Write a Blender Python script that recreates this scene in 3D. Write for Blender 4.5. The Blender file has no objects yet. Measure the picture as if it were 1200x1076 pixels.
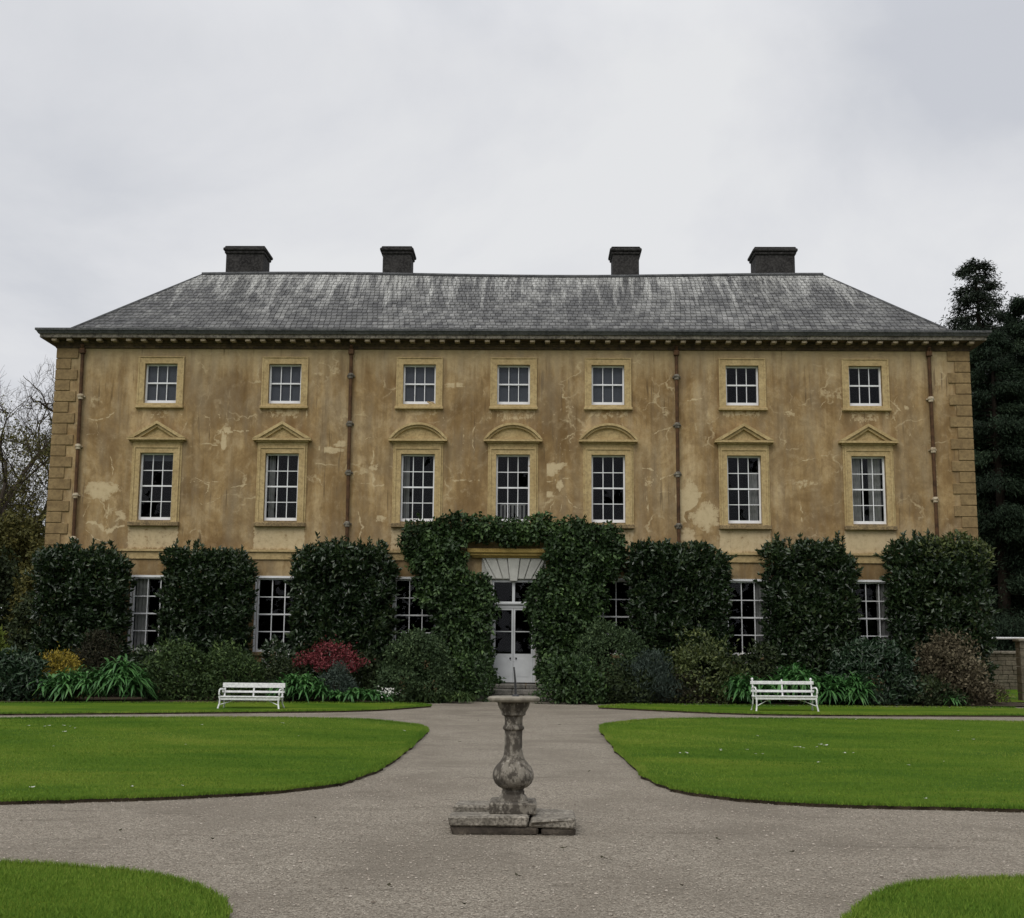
import bpy, math, random
import numpy as np
from mathutils import Vector, Matrix

SC = bpy.context.scene
COL = SC.collection
rng = np.random.default_rng(11)
random.seed(11)
rad = math.radians

# ------------------------------------------------------------------ camera
F_PX, W_PX, H_PX = 1450.0, 1200.0, 1076.0
YAW, PITCH, ROLL = rad(1.05), math.atan(219 / 1450.0), rad(0.44)
POS = np.array([0.70, 0.0, 1.65])
_f = np.array([-math.sin(YAW) * math.cos(PITCH), math.cos(YAW) * math.cos(PITCH), math.sin(PITCH)])
_r = np.array([math.cos(YAW), math.sin(YAW), 0.0])
_u = np.cross(_r, _f)
CR = math.cos(ROLL) * _r + math.sin(ROLL) * _u
CU = math.cos(ROLL) * _u - math.sin(ROLL) * _r
cam_d = bpy.data.cameras.new("camera")
cam = bpy.data.objects.new("camera", cam_d)
COL.objects.link(cam)
cam.matrix_world = Matrix(((CR[0], CU[0], -_f[0], POS[0]), (CR[1], CU[1], -_f[1], POS[1]),
                           (CR[2], CU[2], -_f[2], POS[2]), (0, 0, 0, 1)))
cam_d.sensor_fit = 'HORIZONTAL'
cam_d.sensor_width = 36.0
cam_d.lens = 36.0 * F_PX / W_PX
cam_d.clip_start, cam_d.clip_end = 0.1, 3000.0
SC.camera = cam


def _ray(x, y):
    return _f + CR * (x - W_PX / 2) / F_PX + CU * (H_PX / 2 - y) / F_PX


def at(x, y, Y):
    """measured point of the photograph -> metres, in the upright plane at depth Y"""
    r = _ray(x, y)
    return POS + r * ((Y - POS[1]) / r[1])


def gnd(x, y, z=0.0):
    """measured point of the photograph -> metres, on the level ground"""
    r = _ray(x, y)
    return POS + r * ((z - POS[2]) / r[2])


# ------------------------------------------------------------------ sky and sun
SUN_EL, SUN_AZ = 50.0, 205.0          # azimuth clockwise from +Y
wd = bpy.data.worlds.new("World")
SC.world = wd
wd.use_nodes = True
wn = wd.node_tree
wn.nodes.clear()


def N(nt, t, ins=None, **props):
    n = nt.nodes.new(t)
    for k, v in props.items():
        setattr(n, k, v)
    for k, v in (ins or {}).items():
        s = n.inputs[k]
        if isinstance(v, bpy.types.NodeSocket):
            nt.links.new(v, s)
        else:
            s.default_value = v
    return n


def mth(nt, op, a, b=0.0, clamp=False):
    return N(nt, 'ShaderNodeMath', {0: a, 1: b}, operation=op, use_clamp=clamp).outputs[0]


def mixc(nt, f, a, b, blend='MIX'):
    n = nt.nodes.new('ShaderNodeMix')
    n.data_type = 'RGBA'
    n.blend_type = blend
    n.clamp_factor = True
    for i, v in ((0, f), (6, a), (7, b)):
        if isinstance(v, bpy.types.NodeSocket):
            nt.links.new(v, n.inputs[i])
        else:
            n.inputs[i].default_value = v if i == 0 else (tuple(v) + (1,))[:4]
    return n.outputs[2]


def vmul(nt, v, s):
    return N(nt, 'ShaderNodeVectorMath', {0: v, 1: s}, operation='MULTIPLY').outputs[0]


def noise(nt, v, scale=1.0, detail=4.0, rough=0.55, dist=0.0):
    return N(nt, 'ShaderNodeTexNoise', {'Vector': v, 'Scale': scale, 'Detail': detail, 'Roughness': rough,
                                        'Distortion': dist}).outputs['Fac']


def ramp(nt, f, stops, interp='LINEAR'):
    n = N(nt, 'ShaderNodeValToRGB', {'Fac': f})
    n.color_ramp.interpolation = interp
    e = n.color_ramp.elements
    while len(e) < len(stops):
        e.new(0.5)
    for el, (p, c) in zip(e, stops):
        el.position = p
        el.color = (c, c, c, 1) if isinstance(c, (int, float)) else (tuple(c) + (1,))[:4]
    return n.outputs[0]


sky = N(wn, 'ShaderNodeTexSky', sky_type='NISHITA', sun_disc=False, sun_elevation=rad(SUN_EL), sun_rotation=rad(SUN_AZ))
sky.dust_density = 3.0
tc = N(wn, 'ShaderNodeTexCoord').outputs['Generated']
sp = N(wn, 'ShaderNodeSeparateXYZ', {0: tc})
zz = mth(wn, 'ADD', mth(wn, 'MAXIMUM', sp.outputs[2], 0.0), 0.22)
pv = N(wn, 'ShaderNodeCombineXYZ', {0: mth(wn, 'DIVIDE', sp.outputs[0], zz), 1: mth(wn, 'DIVIDE', sp.outputs[1], zz), 2: 12.4}).outputs[0]
c1 = noise(wn, vmul(wn, pv, (1.0, 0.7, 1.0)), 1.5, 7.0, 0.55, 0.3)
cl = ramp(wn, c1, [(0.36, (5.05, 5.2, 5.6)), (0.44, (5.6, 5.72, 6.02)), (0.53, (6.2, 6.27, 6.5)), (0.64, (6.75, 6.8, 6.9))])
zen = N(wn, 'ShaderNodeMapRange', {0: sp.outputs[2], 1: 0.45, 2: 0.95, 3: 1.0, 4: 1.7}, clamp=True).outputs[0]   # an overcast sky is brightest overhead
cl = N(wn, 'ShaderNodeVectorMath', {0: cl, 1: N(wn, 'ShaderNodeCombineXYZ', {0: zen, 1: zen, 2: zen}).outputs[0]}, operation='MULTIPLY').outputs[0]
bgc = mixc(wn, 0.95, sky.outputs[0], cl)
bg = N(wn, 'ShaderNodeBackground', {'Color': bgc, 'Strength': 0.1})
wo = N(wn, 'ShaderNodeOutputWorld', {'Surface': bg.outputs[0]})

sun_d = bpy.data.lights.new("sun", 'SUN')
sun_d.energy = 1.3
sun_d.angle = rad(40)
sun_d.color = (1.0, 0.96, 0.90)
sun = bpy.data.objects.new("sun", sun_d)
COL.objects.link(sun)
_az, _el = rad(SUN_AZ), rad(SUN_EL)
_to = Vector((math.sin(_az) * math.cos(_el), math.cos(_az) * math.cos(_el), math.sin(_el)))
sun.rotation_euler = (-_to).to_track_quat('-Z', 'Y').to_euler()
sun.location = (0, -20, 40)

SC.view_settings.view_transform = 'Standard'
SC.view_settings.look = 'None'
SC.view_settings.exposure = 0.25
SC.view_settings.gamma = 1.0
SC.render.engine = 'CYCLES'
SC.cycles.use_denoising = True
SC.cycles.max_bounces = 8
SC.cycles.transparent_max_bounces = 16


# ------------------------------------------------------------------ helpers
def tag(o, label=None, cat=None, group=None, kind=None):
    if label: o['label'] = label
    if cat: o['category'] = cat
    if group: o['group'] = group
    if kind: o['kind'] = kind
    return o


def empty(name, loc=(0, 0, 0), parent=None, rz=0.0):
    o = bpy.data.objects.new(name, None)
    o.empty_display_size = 0.3
    COL.objects.link(o)
    o.location = loc
    o.rotation_euler = (0, 0, rz)
    if parent: o.parent = parent
    return o


def np_mesh(name, V, faces_flat, sizes, mats, parent=None, attr=None, midx=None, smooth=False):
    """mesh from arrays; attr = {name: per-face floats}"""
    me = bpy.data.meshes.new(name)
    V = np.asarray(V, dtype=np.float32)
    faces_flat = np.asarray(faces_flat, dtype=np.int32)
    sizes = np.asarray(sizes, dtype=np.int32)
    me.vertices.add(len(V))
    me.vertices.foreach_set('co', V.ravel())
    me.loops.add(len(faces_flat))
    me.loops.foreach_set('vertex_index', faces_flat)
    me.polygons.add(len(sizes))
    st = np.concatenate([[0], np.cumsum(sizes)[:-1]]).astype(np.int32)
    me.polygons.foreach_set('loop_start', st)
    me.polygons.foreach_set('loop_total', sizes)
    for m in (mats if isinstance(mats, (list, tuple)) else [mats]):
        me.materials.append(m)
    if midx is not None:
        me.polygons.foreach_set('material_index', np.asarray(midx, dtype=np.int32))
    if smooth:
        me.polygons.foreach_set('use_smooth', np.ones(len(sizes), dtype=bool))
    for k, v in (attr or {}).items():
        a = me.attributes.new(k, 'FLOAT', 'FACE')
        a.data.foreach_set('value', np.asarray(v, dtype=np.float32))
    me.update(calc_edges=True)
    o = bpy.data.objects.new(name, me)
    COL.objects.link(o)
    if parent: o.parent = parent
    return o


class MB:
    """collects faces of one mesh"""

    def __init__(s):
        s.v, s.f, s.m, s.pv, s.t, s.sm = [], [], [], {}, [], []

    def face(s, pts, m=0, rep=None, t=0.0, sm=False):
        i = len(s.v)
        s.v += [tuple(p) for p in pts]
        if rep is not None:
            for k, r in enumerate(rep): s.pv[i + k] = r
        s.f.append(tuple(range(i, i + len(pts))))
        s.m.append(m); s.t.append(t); s.sm.append(sm)

    def box(s, x0, x1, y0, y1, z0, z1, m=0, t=0.0, skip=''):
        a = [(x0, y0, z0), (x1, y0, z0), (x1, y1, z0), (x0, y1, z0), (x0, y0, z1), (x1, y0, z1), (x1, y1, z1), (x0, y1, z1)]
        for k, q in (('f', (0, 1, 5, 4)), ('r', (1, 2, 6, 5)), ('b', (2, 3, 7, 6)), ('l', (3, 0, 4, 7)), ('t', (4, 5, 6, 7)), ('d', (3, 2, 1, 0))):
            if k not in skip: s.face([a[j] for j in q], m, t=t)

    def cbox(s, x0, x1, y0, y1, z0, z1, c=0.01, m=0, t=0.0, jit=0.0):
        """box with chamfered edges"""
        X, Y, Z = (x0, x1), (y0, y1), (z0, z1)
        P = {}
        for i in (0, 1):
            for j in (0, 1):
                for k in (0, 1):
                    sx, sy, sz = (1, -1)[i], (1, -1)[j], (1, -1)[k]
                    q = [random.uniform(-jit, jit) for _ in range(3)]
                    b = (X[i] + q[0], Y[j] + q[1], Z[k] + q[2])
                    P[i, j, k, 0] = (b[0], b[1] + sy * c, b[2] + sz * c)
                    P[i, j, k, 1] = (b[0] + sx * c, b[1], b[2] + sz * c)
                    P[i, j, k, 2] = (b[0] + sx * c, b[1] + sy * c, b[2])
        def q(l): s.face([P[a] for a in l], m, t=t)
        for i in (0, 1):
            l = [(i, 0, 0, 0), (i, 1, 0, 0), (i, 1, 1, 0), (i, 0, 1, 0)]; q(l if i else l[::-1])
            l = [(0, i, 0, 1), (1, i, 0, 1), (1, i, 1, 1), (0, i, 1, 1)]; q(l[::-1] if i else l)
            l = [(0, 0, i, 2), (1, 0, i, 2), (1, 1, i, 2), (0, 1, i, 2)]; q(l if i else l[::-1])
        for j in (0, 1):
            for k in (0, 1):
                l = [(0, j, k, 1), (1, j, k, 1), (1, j, k, 2), (0, j, k, 2)]; q(l if j == k else l[::-1])
                l = [(j, 0, k, 0), (j, 1, k, 0), (j, 1, k, 2), (j, 0, k, 2)]; q(l[::-1] if j == k else l)
                l = [(j, k, 0, 0), (j, k, 1, 0), (j, k, 1, 1), (j, k, 0, 1)]; q(l if j == k else l[::-1])
        for i in (0, 1):
            for j in (0, 1):
                for k in (0, 1):
                    l = [(i, j, k, 0), (i, j, k, 1), (i, j, k, 2)]
                    q(l if (i + j + k) % 2 else l[::-1])

    def prism(s, pts, y0, y1, m=0):
        """polygon in XZ (counter-clockwise seen from -Y) pushed from y0 (front) to y1"""
        n = len(pts)
        s.face([(x, y0, z) for x, z in pts], m)
        s.face([(x, y1, z) for x, z in pts][::-1], m)
        for i in range(n):
            a, b = pts[i], pts[(i + 1) % n]
            s.face([(a[0], y0, a[1]), (a[0], y1, a[1]), (b[0], y1, b[1]), (b[0], y0, b[1])], m)

    def tube(s, path, r, n=8, m=0, cap=True, t=0.0):
        path = [Vector(p) for p in path]
        rs = r if isinstance(r, (list, tuple)) else [r] * len(path)
        rings = []
        for i, p in enumerate(path):
            d = (path[min(i + 1, len(path) - 1)] - path[max(i - 1, 0)]).normalized()
            a = d.cross(Vector((0, 0, 1)) if abs(d.z) < 0.9 else Vector((1, 0, 0))).normalized()
            b = d.cross(a)
            rings.append([p + (a * math.cos(2 * math.pi * k / n) + b * math.sin(2 * math.pi * k / n)) * rs[i] for k in range(n)])
        for i in range(len(rings) - 1):
            for k in range(n):
                k2 = (k + 1) % n
                s.face([rings[i][k], rings[i][k2], rings[i + 1][k2], rings[i + 1][k]], m, t=t, sm=True)
        if cap:
            s.face(rings[0][::-1], m); s.face(rings[-1], m)

    def lathe(s, prof, c=(0, 0, 0), n=32, m=0, wob=0.0):
        rings = []
        for r, z in prof:
            rings.append([(c[0] + r * (1 + wob * math.sin(5 * k + z * 40)) * math.cos(2 * math.pi * k / n),
                           c[1] + r * math.sin(2 * math.pi * k / n), c[2] + z) for k in range(n)])
        for i in range(len(rings) - 1):
            for k in range(n):
                k2 = (k + 1) % n
                s.face([rings[i][k], rings[i][k2], rings[i + 1][k2], rings[i + 1][k]], m, sm=True)
        s.face(rings[0][::-1], m); s.face(rings[-1], m)

    def build(s, name, mats, parent=None, attr='tint', weld=True):
        me = bpy.data.meshes.new(name)
        me.from_pydata(s.v, [], s.f)
        for mm in (mats if isinstance(mats, (list, tuple)) else [mats]): me.materials.append(mm)
        me.polygons.foreach_set('material_index', s.m)
        me.polygons.foreach_set('use_smooth', s.sm)
        if any(s.t):
            a = me.attributes.new('tint', 'FLOAT', 'FACE'); a.data.foreach_set('value', s.t)
        if s.pv:
            a = me.attributes.new('repair', 'FLOAT', 'POINT')
            arr = np.zeros(len(s.v), dtype=np.float32)
            for k, r in s.pv.items(): arr[k] = r
            a.data.foreach_set('value', arr)
        elif weld and not any(s.t):
            import bmesh
            bm = bmesh.new(); bm.from_mesh(me)
            bmesh.ops.remove_doubles(bm, verts=bm.verts, dist=1e-5)
            bm.to_mesh(me); bm.free()
            if any(s.sm):
                try: me.set_sharp_from_angle(angle=rad(38))
                except Exception: pass
        o = bpy.data.objects.new(name, me)
        COL.objects.link(o)
        if parent: o.parent = parent
        return o


# ------------------------------------------------------------------ materials
def new_mat(name):
    m = bpy.data.materials.new(name)
    m.use_nodes = True
    nt = m.node_tree
    nt.nodes.clear()
    out = N(nt, 'ShaderNodeOutputMaterial')
    b = N(nt, 'ShaderNodeBsdfPrincipled')
    nt.links.new(b.outputs[0], out.inputs[0])
    ob = N(nt, 'ShaderNodeTexCoord').outputs['Object']
    return m, nt, b, ob, out


def bump(nt, b, h, strength, dist):
    n = N(nt, 'ShaderNodeBump', {'Height': h, 'Strength': strength, 'Distance': dist})
    nt.links.new(n.outputs[0], b.inputs['Normal'])


def setc(nt, b, c, rough=0.8, spec=0.3):
    if isinstance(c, bpy.types.NodeSocket): nt.links.new(c, b.inputs['Base Color'])
    else: b.inputs['Base Color'].default_value = tuple(c) + (1,)
    if isinstance(rough, bpy.types.NodeSocket): nt.links.new(rough, b.inputs['Roughness'])
    else: b.inputs['Roughness'].default_value = rough
    b.inputs['Specular IOR Level'].default_value = spec


def simple(name, c, rough=0.7, spec=0.3, var=0.15, scale=6.0, bumpd=0.0, c2=None):
    m, nt, b, ob, _ = new_mat(name)
    f = noise(nt, ob, scale, 5.0, 0.6)
    c2 = c2 or tuple(v * (1 - 2.4 * var) for v in c)
    setc(nt, b, ramp(nt, f, [(0.32, c2), (0.62, c)]), rough, spec)
    if bumpd: bump(nt, b, noise(nt, ob, scale * 5, 4.0, 0.6), 0.6, bumpd)
    return m


def leaf_mat(name, dark, mid, light, rough=0.42, spec=0.35, trans=0.12):
    m, nt, b, ob, out = new_mat(name)
    t = N(nt, 'ShaderNodeAttribute', attribute_name='tint').outputs['Fac']
    c = ramp(nt, t, [(0.0, dark), (0.55, mid), (1.0, light)])
    setc(nt, b, c, rough, spec)
    if trans:
        tr = N(nt, 'ShaderNodeBsdfTranslucent', {'Color': c})
        ms = N(nt, 'ShaderNodeMixShader', {0: trans, 1: b.outputs[0], 2: tr.outputs[0]})
        nt.links.new(ms.outputs[0], out.inputs[0])
    return m


def wall_mat():
    m, nt, b, ob, _ = new_mat("ochre_stucco")
    n1 = noise(nt, vmul(nt, ob, (1, 1, 0.8)), 0.50, 8.0, 0.66, 0.6)
    n2 = noise(nt, vmul(nt, ob, (3.2, 3.2, 0.28)), 1.0, 5.0, 0.6)
    n3 = noise(nt, ob, 7.0, 6.0, 0.65)
    n4 = noise(nt, vmul(nt, ob, (9.0, 9.0, 0.55)), 1.0, 3.0, 0.5)
    base = ramp(nt, n1, [(0.34, (0.165, 0.102, 0.043)), (0.44, (0.275, 0.180, 0.080)), (0.53, (0.380, 0.264, 0.126)), (0.64, (0.53, 0.40, 0.225))])
    base = mixc(nt, ramp(nt, n2, [(0.40, 0.55), (0.60, 0.0)]), base, (0.185, 0.118, 0.055))
    base = mixc(nt, ramp(nt, n2, [(0.55, 0.0), (0.75, 0.45)]), base, (0.45, 0.335, 0.18))
    base = mixc(nt, ramp(nt, noise(nt, vmul(nt, ob, (1.1, 1.1, 0.7)), 0.9, 7.0, 0.7, 0.5), [(0.48, 0.0), (0.64, 0.42)]), base, (0.245, 0.190, 0.115))
    mt = noise(nt, vmul(nt, ob, (1.0, 1.0, 0.75)), 2.6, 9.0, 0.72, 0.4)
    base = mixc(nt, ramp(nt, mt, [(0.36, 0.55), (0.50, 0.0)]), base, (0.180, 0.113, 0.050))
    base = mixc(nt, ramp(nt, mt, [(0.52, 0.0), (0.66, 0.5)]), base, (0.47, 0.365, 0.215))
    z = N(nt, 'ShaderNodeSeparateXYZ', {0: ob}).outputs[2]
    zt = mth(nt, 'ADD', z, mth(nt, 'MULTIPLY', mth(nt, 'SUBTRACT', n2, 0.5), 2.4))
    clean = N(nt, 'ShaderNodeMapRange', {0: zt, 1: 10.35, 2: 11.1, 3: 0.0, 4: 0.65}, clamp=True).outputs[0]
    base = mixc(nt, clean, base, (0.46, 0.36, 0.205))
    stain = mth(nt, 'MULTIPLY', ramp(nt, n4, [(0.61, 0.0), (0.67, 0.7)]), ramp(nt, noise(nt, ob, 0.55, 2.0), [(0.45, 0.0), (0.6, 1.0)]))
    base = mixc(nt, stain, base, (0.085, 0.055, 0.03))
    base = mixc(nt, ramp(nt, n3, [(0.3, 0.28), (0.6, 0.0)]), base, (0.17, 0.11, 0.05))
    dv = N(nt, 'ShaderNodeTexNoise', {'Vector': ob, 'Scale': 2.2, 'Detail': 4.0}).outputs['Color']
    wv = N(nt, 'ShaderNodeVectorMath', {0: vmul(nt, dv, (0.9, 0.9, 0.9)), 1: ob}, operation='ADD').outputs[0]
    ve = N(nt, 'ShaderNodeTexVoronoi', {'Vector': wv, 'Scale': 0.85}, feature='DISTANCE_TO_EDGE').outputs['Distance']
    ln = mth(nt, 'MULTIPLY', ramp(nt, ve, [(0.012, 1.0), (0.034, 0.0)]), ramp(nt, noise(nt, ob, 0.75, 5.0, 0.6), [(0.52, 0.0), (0.60, 0.75)]))
    base = mixc(nt, mth(nt, 'MULTIPLY', ln, ramp(nt, n3, [(0.38, 0.3), (0.55, 1.0)])), base, (0.52, 0.415, 0.25))
    rep = N(nt, 'ShaderNodeAttribute', attribute_name='repair').outputs['Fac']
    n5 = noise(nt, ob, 5.5, 8.0, 0.75)
    rf = mth(nt, 'ADD', rep, mth(nt, 'ADD', mth(nt, 'MULTIPLY', mth(nt, 'SUBTRACT', n5, 0.5), 2.4), mth(nt, 'MULTIPLY', mth(nt, 'SUBTRACT', n3, 0.5), 0.7)))
    rf = mth(nt, 'MULTIPLY', ramp(nt, rf, [(0.48, 0.0), (0.62, 0.62), (1.0, 0.9)]), ramp(nt, rep, [(0.02, 0.0), (0.2, 1.0)]))
    base = mixc(nt, ramp(nt, noise(nt, vmul(nt, ob, (2.0, 2.0, 0.35)), 1.0, 6.0, 0.65), [(0.46, 0.0), (0.64, 0.38)]), base, (0.26, 0.215, 0.15))
    base = mixc(nt, rf, base, (0.55, 0.445, 0.275))
    dr = mth(nt, 'MULTIPLY', rep, -1.0)
    drf = mth(nt, 'MULTIPLY', ramp(nt, dr, [(0.0, 0.0), (0.9, 0.85)]), ramp(nt, n2, [(0.32, 1.0), (0.62, 0.45)]))
    base = mixc(nt, drf, base, (0.125, 0.080, 0.038))
    setc(nt, b, base, 0.92, 0.15)
    bump(nt, b, mth(nt, 'ADD', n3, mth(nt, 'MULTIPLY', noise(nt, ob, 40.0, 3.0), 0.3)), 0.5, 0.02)
    return m


def stone_mat(name, lo, hi, dirt, amt=0.5, scale=2.0):
    m, nt, b, ob, _ = new_mat(name)
    n1 = noise(nt, ob, scale, 6.0, 0.6)
    n2 = noise(nt, ob, scale * 6, 5.0, 0.65)
    c = ramp(nt, n1, [(0.35, lo), (0.65, hi)])
    c = mixc(nt, ramp(nt, n2, [(0.38, amt), (0.56, 0.0)]), c, dirt)
    setc(nt, b, c, 0.9, 0.2)
    bump(nt, b, n2, 0.5, 0.012)
    return m


def slate_mat():
    m, nt, b, ob, _ = new_mat("lichened_slate")
    t = N(nt, 'ShaderNodeAttribute', attribute_name='tint').outputs['Fac']
    c = ramp(nt, t, [(0.0, (0.030, 0.030, 0.031)), (0.5, (0.088, 0.088, 0.087)), (1.0, (0.235, 0.232, 0.225))])
    n2 = noise(nt, ob, 2.2, 6.0, 0.7)
    c = mixc(nt, ramp(nt, n2, [(0.44, 0.0), (0.62, 0.6)]), c, (0.27, 0.27, 0.255))
    c = mixc(nt, ramp(nt, noise(nt, ob, 0.35, 3.0), [(0.45, 0.0), (0.60, 0.65)]), c, (0.050, 0.050, 0.051))
    z = N(nt, 'ShaderNodeSeparateXYZ', {0: ob}).outputs[2]
    n3 = noise(nt, vmul(nt, ob, (3.2, 0.0, 0.45)), 1.0, 6.0, 0.7)
    hi = N(nt, 'ShaderNodeMapRange', {0: z, 1: 12.2, 2: 14.9, 3: -0.05, 4: 0.20}, clamp=True).outputs[0]
    lf = ramp(nt, mth(nt, 'ADD', n3, hi), [(0.60, 0.0), (0.76, 0.75)])
    lf = mth(nt, 'MULTIPLY', lf, ramp(nt, noise(nt, ob, 9.0, 4.0, 0.7), [(0.36, 0.2), (0.56, 1.0)]))
    c = mixc(nt, lf, c, (0.52, 0.52, 0.49))
    setc(nt, b, c, 0.62, 0.35)
    bump(nt, b, noise(nt, ob, 14.0, 4.0), 0.4, 0.012)
    return m


def glass_mat(name, r=0.04):
    m = bpy.data.materials.new(name)
    m.use_nodes = True
    nt = m.node_tree
    nt.nodes.clear()
    fr = N(nt, 'ShaderNodeFresnel', {'IOR': 1.31})
    ge = N(nt, 'ShaderNodeNewGeometry')
    ob = N(nt, 'ShaderNodeTexCoord').outputs['Object']
    tr = N(nt, 'ShaderNodeBsdfTransparent', {'Color': (0.88, 0.9, 0.9, 1)})
    gl = N(nt, 'ShaderNodeBsdfGlossy', {'Roughness': 0.0, 'Color': (0.9, 0.92, 0.97, 1)})
    mx = N(nt, 'ShaderNodeMixShader', {0: fr.outputs[0], 1: tr.outputs[0], 2: gl.outputs[0]})
    out = N(nt, 'ShaderNodeOutputMaterial', {'Surface': mx.outputs[0]})
    return m


def lawn_mat(name):
    m, nt, b, ob, _ = new_mat(name)
    n1 = noise(nt, vmul(nt, ob, (0.35, 0.8, 1)), 0.8, 5.0, 0.6, 0.5)
    n2 = noise(nt, ob, 45.0, 3.0, 0.7)
    c = ramp(nt, n1, [(0.36, (0.065, 0.150, 0.012)), (0.52, (0.120, 0.210, 0.017)), (0.66, (0.190, 0.255, 0.028))])
    c = mixc(nt, ramp(nt, n2, [(0.30, 0.6), (0.6, 0.0)]), c, (0.045, 0.085, 0.009))
    setc(nt, b, c, 0.9, 0.05)
    bump(nt, b, mth(nt, 'ADD', n2, noise(nt, vmul(nt, ob, (1, 1, 1)), 160.0, 2.0)), 1.0, 0.03)
    return m


def gravel_mat():
    m, nt, b, ob, _ = new_mat("gravel")
    n1 = noise(nt, ob, 0.55, 6.0, 0.65, 0.4)
    vo = N(nt, 'ShaderNodeTexVoronoi', {'Vector': ob, 'Scale': 85.0, 'Randomness': 1.0})
    cs = N(nt, 'ShaderNodeSeparateColor', {0: vo.outputs['Color']}).outputs[0]
    c = ramp(nt, cs, [(0.0, (0.120, 0.103, 0.080)), (0.5, (0.270, 0.238, 0.190)), (1.0, (0.44, 0.395, 0.325))])
    c = mixc(nt, ramp(nt, n1, [(0.36, 0.7), (0.56, 0.0)]), c, (0.175, 0.151, 0.119))
    n2 = noise(nt, vmul(nt, ob, (0.6, 2.2, 1)), 1.1, 6.0, 0.7, 0.8)
    c = mixc(nt, ramp(nt, n2, [(0.57, 0.0), (0.70, 0.65)]), c, (0.128, 0.109, 0.085))
    c = mixc(nt, ramp(nt, noise(nt, ob, 9.0, 5.0, 0.7), [(0.36, 0.5), (0.55, 0.0)]), c, (0.20, 0.174, 0.138))
    setc(nt, b, c, 0.95, 0.15)
    h = mth(nt, 'ADD', mth(nt, 'MULTIPLY', vo.outputs['Distance'], -1.0), mth(nt, 'MULTIPLY', noise(nt, ob, 4.0, 4.0), 2.0))
    bump(nt, b, h, 0.8, 0.02)
    return m


def pedestal_mat():
    m, nt, b, ob, _ = new_mat("lichened_limestone")
    n1 = noise(nt, ob, 7.0, 6.0, 0.65)
    n2 = noise(nt, ob, 26.0, 5.0, 0.7)
    c = ramp(nt, n1, [(0.34, (0.135, 0.120, 0.098)), (0.62, (0.255, 0.232, 0.192))])
    c = mixc(nt, ramp(nt, n2, [(0.57, 0.0), (0.66, 0.8)]), c, (0.46, 0.43, 0.37))
    c = mixc(nt, ramp(nt, noise(nt, vmul(nt, ob, (1, 1, 0.6)), 11.0, 6.0, 0.7), [(0.455, 0.0), (0.54, 0.85)]), c, (0.048, 0.041, 0.034))
    setc(nt, b, c, 0.92, 0.15)
    bump(nt, b, mth(nt, 'ADD', n1, n2), 0.6, 0.012)
    return m


M = {}
M['wall'] = wall_mat()
M['stone'] = stone_mat("window_stone", (0.40, 0.295, 0.142), (0.51, 0.395, 0.205), (0.20, 0.14, 0.07), 0.45)
M['hood'] = stone_mat('lichened_hood', (0.40, 0.275, 0.085), (0.52, 0.38, 0.13), (0.2, 0.14, 0.06), 0.4, 5.0)
M['sill'] = stone_mat("lichened_sill", (0.20, 0.145, 0.075), (0.34, 0.25, 0.13), (0.07, 0.055, 0.04), 0.7, 4.0)
M['quoin'] = stone_mat("quoin_stone", (0.20, 0.138, 0.066), (0.29, 0.208, 0.103), (0.12, 0.082, 0.043), 0.5)
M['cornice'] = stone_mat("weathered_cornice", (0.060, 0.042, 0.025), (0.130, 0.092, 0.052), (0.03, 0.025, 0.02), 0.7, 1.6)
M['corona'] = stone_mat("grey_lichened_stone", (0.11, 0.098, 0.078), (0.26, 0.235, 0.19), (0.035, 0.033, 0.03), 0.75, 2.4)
M['modillion'] = stone_mat("pale_modillion", (0.24, 0.19, 0.125), (0.40, 0.335, 0.24), (0.13, 0.10, 0.06), 0.55)
M['lead'] = stone_mat("lead", (0.045, 0.047, 0.050), (0.095, 0.098, 0.102), (0.18, 0.18, 0.175), 0.4, 3.0)
M['slate'] = slate_mat()
M['chimney'] = stone_mat("sooty_render", (0.013, 0.012, 0.012), (0.034, 0.032, 0.031), (0.085, 0.082, 0.078), 0.45, 2.2)
M['white'] = simple("white_paint", (0.80, 0.81, 0.83), 0.45, 0.4, 0.04, 3.0)
M['bench'] = simple("bench_paint", (0.78, 0.785, 0.775), 0.55, 0.35, 0.13, 14.0)
M['door'] = simple("door_paint", (0.62, 0.64, 0.65), 0.45, 0.4, 0.05, 3.0)
M['arch'] = simple("painted_arch", (0.50, 0.50, 0.46), 0.7, 0.3, 0.08, 4.0)  # paint colour greyed to take in the shade on the arch
M['glass'] = glass_mat("window_glass")
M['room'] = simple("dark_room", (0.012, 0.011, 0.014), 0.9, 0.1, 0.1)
M['blind'] = simple("grey_blind", (0.13, 0.135, 0.16), 0.9, 0.1, 0.05)
M['curtain'] = simple("pale_curtain", (0.42, 0.41, 0.40), 0.9, 0.1, 0.1)
M['rust'] = simple("rusty_iron", (0.105, 0.056, 0.028), 0.85, 0.2, 0.2, 5.0, 0.01, c2=(0.045, 0.026, 0.015))
M['collar'] = simple("cream_collar", (0.50, 0.44, 0.33), 0.8, 0.2, 0.2, 9.0, c2=(0.22, 0.15, 0.08))
M['iron'] = simple("dark_iron", (0.035, 0.035, 0.038), 0.5, 0.5)
M['step'] = stone_mat("step_stone", (0.10, 0.095, 0.085), (0.22, 0.205, 0.18), (0.05, 0.05, 0.04), 0.6, 5.0)
M['lawn'] = lawn_mat("lawn_grass")
M['soil'] = simple("dark_soil", (0.060, 0.046, 0.030), 0.95, 0.1, 0.2, 6.0, 0.03, c2=(0.018, 0.014, 0.009))
M['gravel'] = gravel_mat()
M['pedestal'] = pedestal_mat()
M['slab'] = stone_mat('worn_slab', (0.15, 0.135, 0.11), (0.33, 0.30, 0.25), (0.06, 0.052, 0.042), 0.85, 7.0)
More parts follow.
